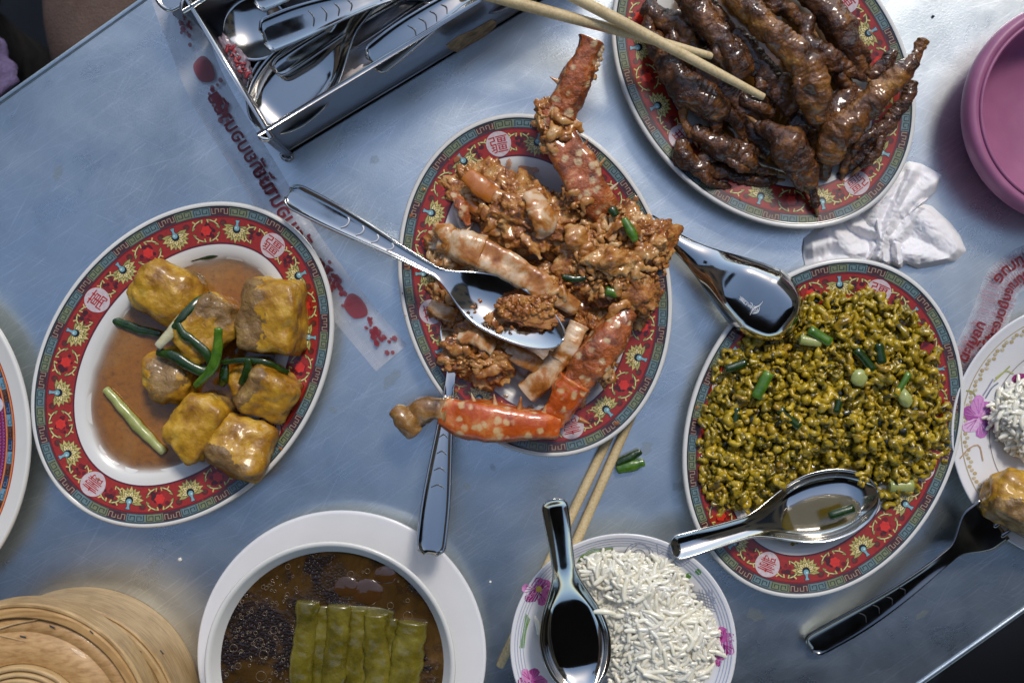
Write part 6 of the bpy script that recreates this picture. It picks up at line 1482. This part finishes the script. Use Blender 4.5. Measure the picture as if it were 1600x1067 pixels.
bodytube('neck', [LB(0, 0, 0.44), LB(0.02, 0, 0.56)], [0.055, 0.052], 'skin', 1.0, 0)
MB().add(*blob(LB(0.05, 0, 0.66), (0.076, 0.092, 0.115), amp=0.04, seed=2, sub=4)).build('head', M['skin'], per)
MB().add(*blob(LB(0.02, 0, 0.70), (0.088, 0.100, 0.105), amp=0.08, seed=4, sub=4)).build('hair', M['blackcloth'], per)
o = MB().add(*blob(P(-100, 128, -0.13), (0.062, 0.048, 0.05), amp=0.35, seed=5, sub=5, az=0.6)).build('cloth_bag', M['lav']); tag(o, 'soft lavender cloth bundle past the left end of the upper table edge', 'cloth')
# bench under the person, stool at the lower right
M['blackplastic'] = plain('black_plastic', C(14, 14, 16), 0.3)
bn = thing('bench', 'dark bench under the seated person past the upper left edge', 'bench', (-0.50, 0.95, -0.75))
MB().add(*blob((-0.50, 0.95, -0.40), (0.24, 0.19, 0.035), amp=0.01, pw=8, sub=4)).build('seat', M['blackplastic'], bn)
for dx in (-0.19, 0.19):
    for dy in (-0.13, 0.13): MB().add(*tube([(-0.50+dx, 0.95+dy, -0.75), (-0.50+dx*0.9, 0.95+dy*0.9, -0.43)], [0.016, 0.016], n=12, m=4)).build('leg', M['blackplastic'], bn)
sc2 = P(1640, 1135, -0.30)
sb = thing('stool', 'black stool with shiny metal legs below the lower right table edge', 'stool', (sc2[0], sc2[1], -0.75))
MB().add(*lathe([(0.0001, -0.330), (0.125, -0.330), (0.143, -0.326), (0.150, -0.312), (0.146, -0.300), (0.130, -0.296), (0.0001, -0.300)], (sc2[0], sc2[1], 0), 64)).build('seat', M['blackplastic'], sb)
for k in range(4):
    a = PI/4+k*PI/2; MB().add(*tube([(sc2[0]+0.125*math.cos(a), sc2[1]+0.125*math.sin(a), -0.31), (sc2[0]+0.19*math.cos(a), sc2[1]+0.19*math.sin(a), -0.75)], [0.012, 0.012], n=14, m=6)).build('leg', M['steel'], sb)
q = []
for k in range(40): a = 2*PI*k/40; q.append((sc2[0]+0.155*math.cos(a), sc2[1]+0.155*math.sin(a), -0.50))
V = []
for i in range(40):
    a = 2*PI*i/40
    for j in range(8):
        b = 2*PI*j/8; V.append((sc2[0]+(0.160+0.009*math.cos(b))*math.cos(a), sc2[1]+(0.160+0.009*math.cos(b))*math.sin(a), -0.50+0.009*math.sin(b)))
MB().add(V, grid_faces(40, 8, wrap_v=True, wrap_u=True)).build('foot_ring', M['steel'], sb)

# ------------------------------------------------------------------ added awning over the near side of the table (unseen, darkens what the metal reflects)
def occluder(name, label, x0, x1, y0, y1, z0, z1, cat='occluder'):
    r = thing(name, label, cat, ((x0+x1)/2, y1, -0.75)); nx, ny = 24, 16; V = []
    for i in range(nx):
        for j in range(ny):
            s, t = i/(nx-1), j/(ny-1); V.append((x0+(x1-x0)*s, y0+(y1-y0)*t, z0+(z1-z0)*t-0.05*math.sin(PI*((s*4) % 1))))
    MB().add(V, grid_faces(nx, ny)).build('canvas', M['canvas'], r)
    for x in (x0+0.05, x1-0.05):
        MB().add(*tube([(x, y0, -0.75), (x, y0, z0)], [0.02, 0.02], n=12, m=4)).build('pole', M['steel_dark'], r)
    return r
def backdrop(label, cx, cy, wx, wy, h, face, col):  # unseen house block, added so the cutlery reflects less sky
    r = thing('backdrop', label, 'building', (cx, cy, -0.75)); m = food('plaster_%d' % int(abs(cx)*10+abs(cy)), [(0.3, C(*[int(v*0.8) for v in col])), (0.7, C(*col))], 3, 0.8, 0.0, 0.3, 60, 0.003)
    def bx(nm, x0, x1, y0, y1, z0, z1, mt, par=r):
        V = [(x, y, z) for z in (z0, z1) for x, y in ((x0, y0), (x1, y0), (x1, y1), (x0, y1))]; return MB().add(V, [(3, 2, 1, 0), (4, 5, 6, 7), (0, 1, 5, 4), (1, 2, 6, 5), (2, 3, 7, 6), (3, 0, 4, 7)]).build(nm, mt, par, smooth=False)
    bx('wall', cx-wx/2, cx+wx/2, cy-wy/2, cy+wy/2, -0.74, h, m)
    bx('roof', cx-wx/2-0.15, cx+wx/2+0.15, cy-wy/2-0.15, cy+wy/2+0.15, h+0.002, h+0.14, M['canvas'])
    for lv in range(int((h-1.6)//1.6)+1):
        for k in (-1, 0, 1):
            z0 = 1.4+1.6*lv
            if z0+0.9 > h: continue
            if face == 'x': xs = cx-math.copysign(wx/2+0.012, cx); a = (xs-0.015, xs+0.015, cy+k*wy*0.3-0.4, cy+k*wy*0.3+0.4)
            else: ys = cy-math.copysign(wy/2+0.012, cy); a = (cx+k*wx*0.3-0.4, cx+k*wx*0.3+0.4, ys-0.015, ys+0.015)
            bx('window', *a, z0, z0+0.9, M['blackplastic'])
M['canvas'] = cloth_mat('occluder_cloth', C(52, 44, 44), C(64, 56, 54))
occluder('occluder', 'added dark canvas awning above the near side of the table, out of the picture', -1.9, 2.6, -3.6, -0.55, 1.75, 1.95)

par = thing('blocker', 'added small dark square parasol over the seated person, out of the picture', 'blocker', (-1.05, 0.80, -0.75))  # unseen dark square added to reflect as a dark patch in the table
V = []
for i in range(9):
    for j in range(9):
        a, b = -1+i/4, -1+j/4; th = math.radians(30); X, Y = a*0.15*math.cos(th)-b*0.15*math.sin(th), a*0.15*math.sin(th)+b*0.15*math.cos(th)
        V.append((-0.80+X, 0.46+Y, 1.27-0.05*max(abs(a), abs(b))))
MB().add(V, grid_faces(9, 9)).build('blocker_sheet', M['canvas'], par)
MB().add(*tube([(-1.05, 0.80, -0.75), (-1.05, 0.80, 1.2), (-0.95, 0.66, 1.32), (-0.80, 0.46, 1.30)], [0.014]*4, n=12, m=30)).build('pole', M['steel_dark'], par)

backdrop('added tan plastered shophouse across the lane on the right, out of the picture', 4.6, 0.4, 2.2, 7.0, 5.6, 'x', (150, 128, 100))
backdrop('added brown plastered shophouse along the lane on the left, out of the picture', -4.8, -0.6, 2.2, 6.0, 3.4, 'x', (116, 94, 76))
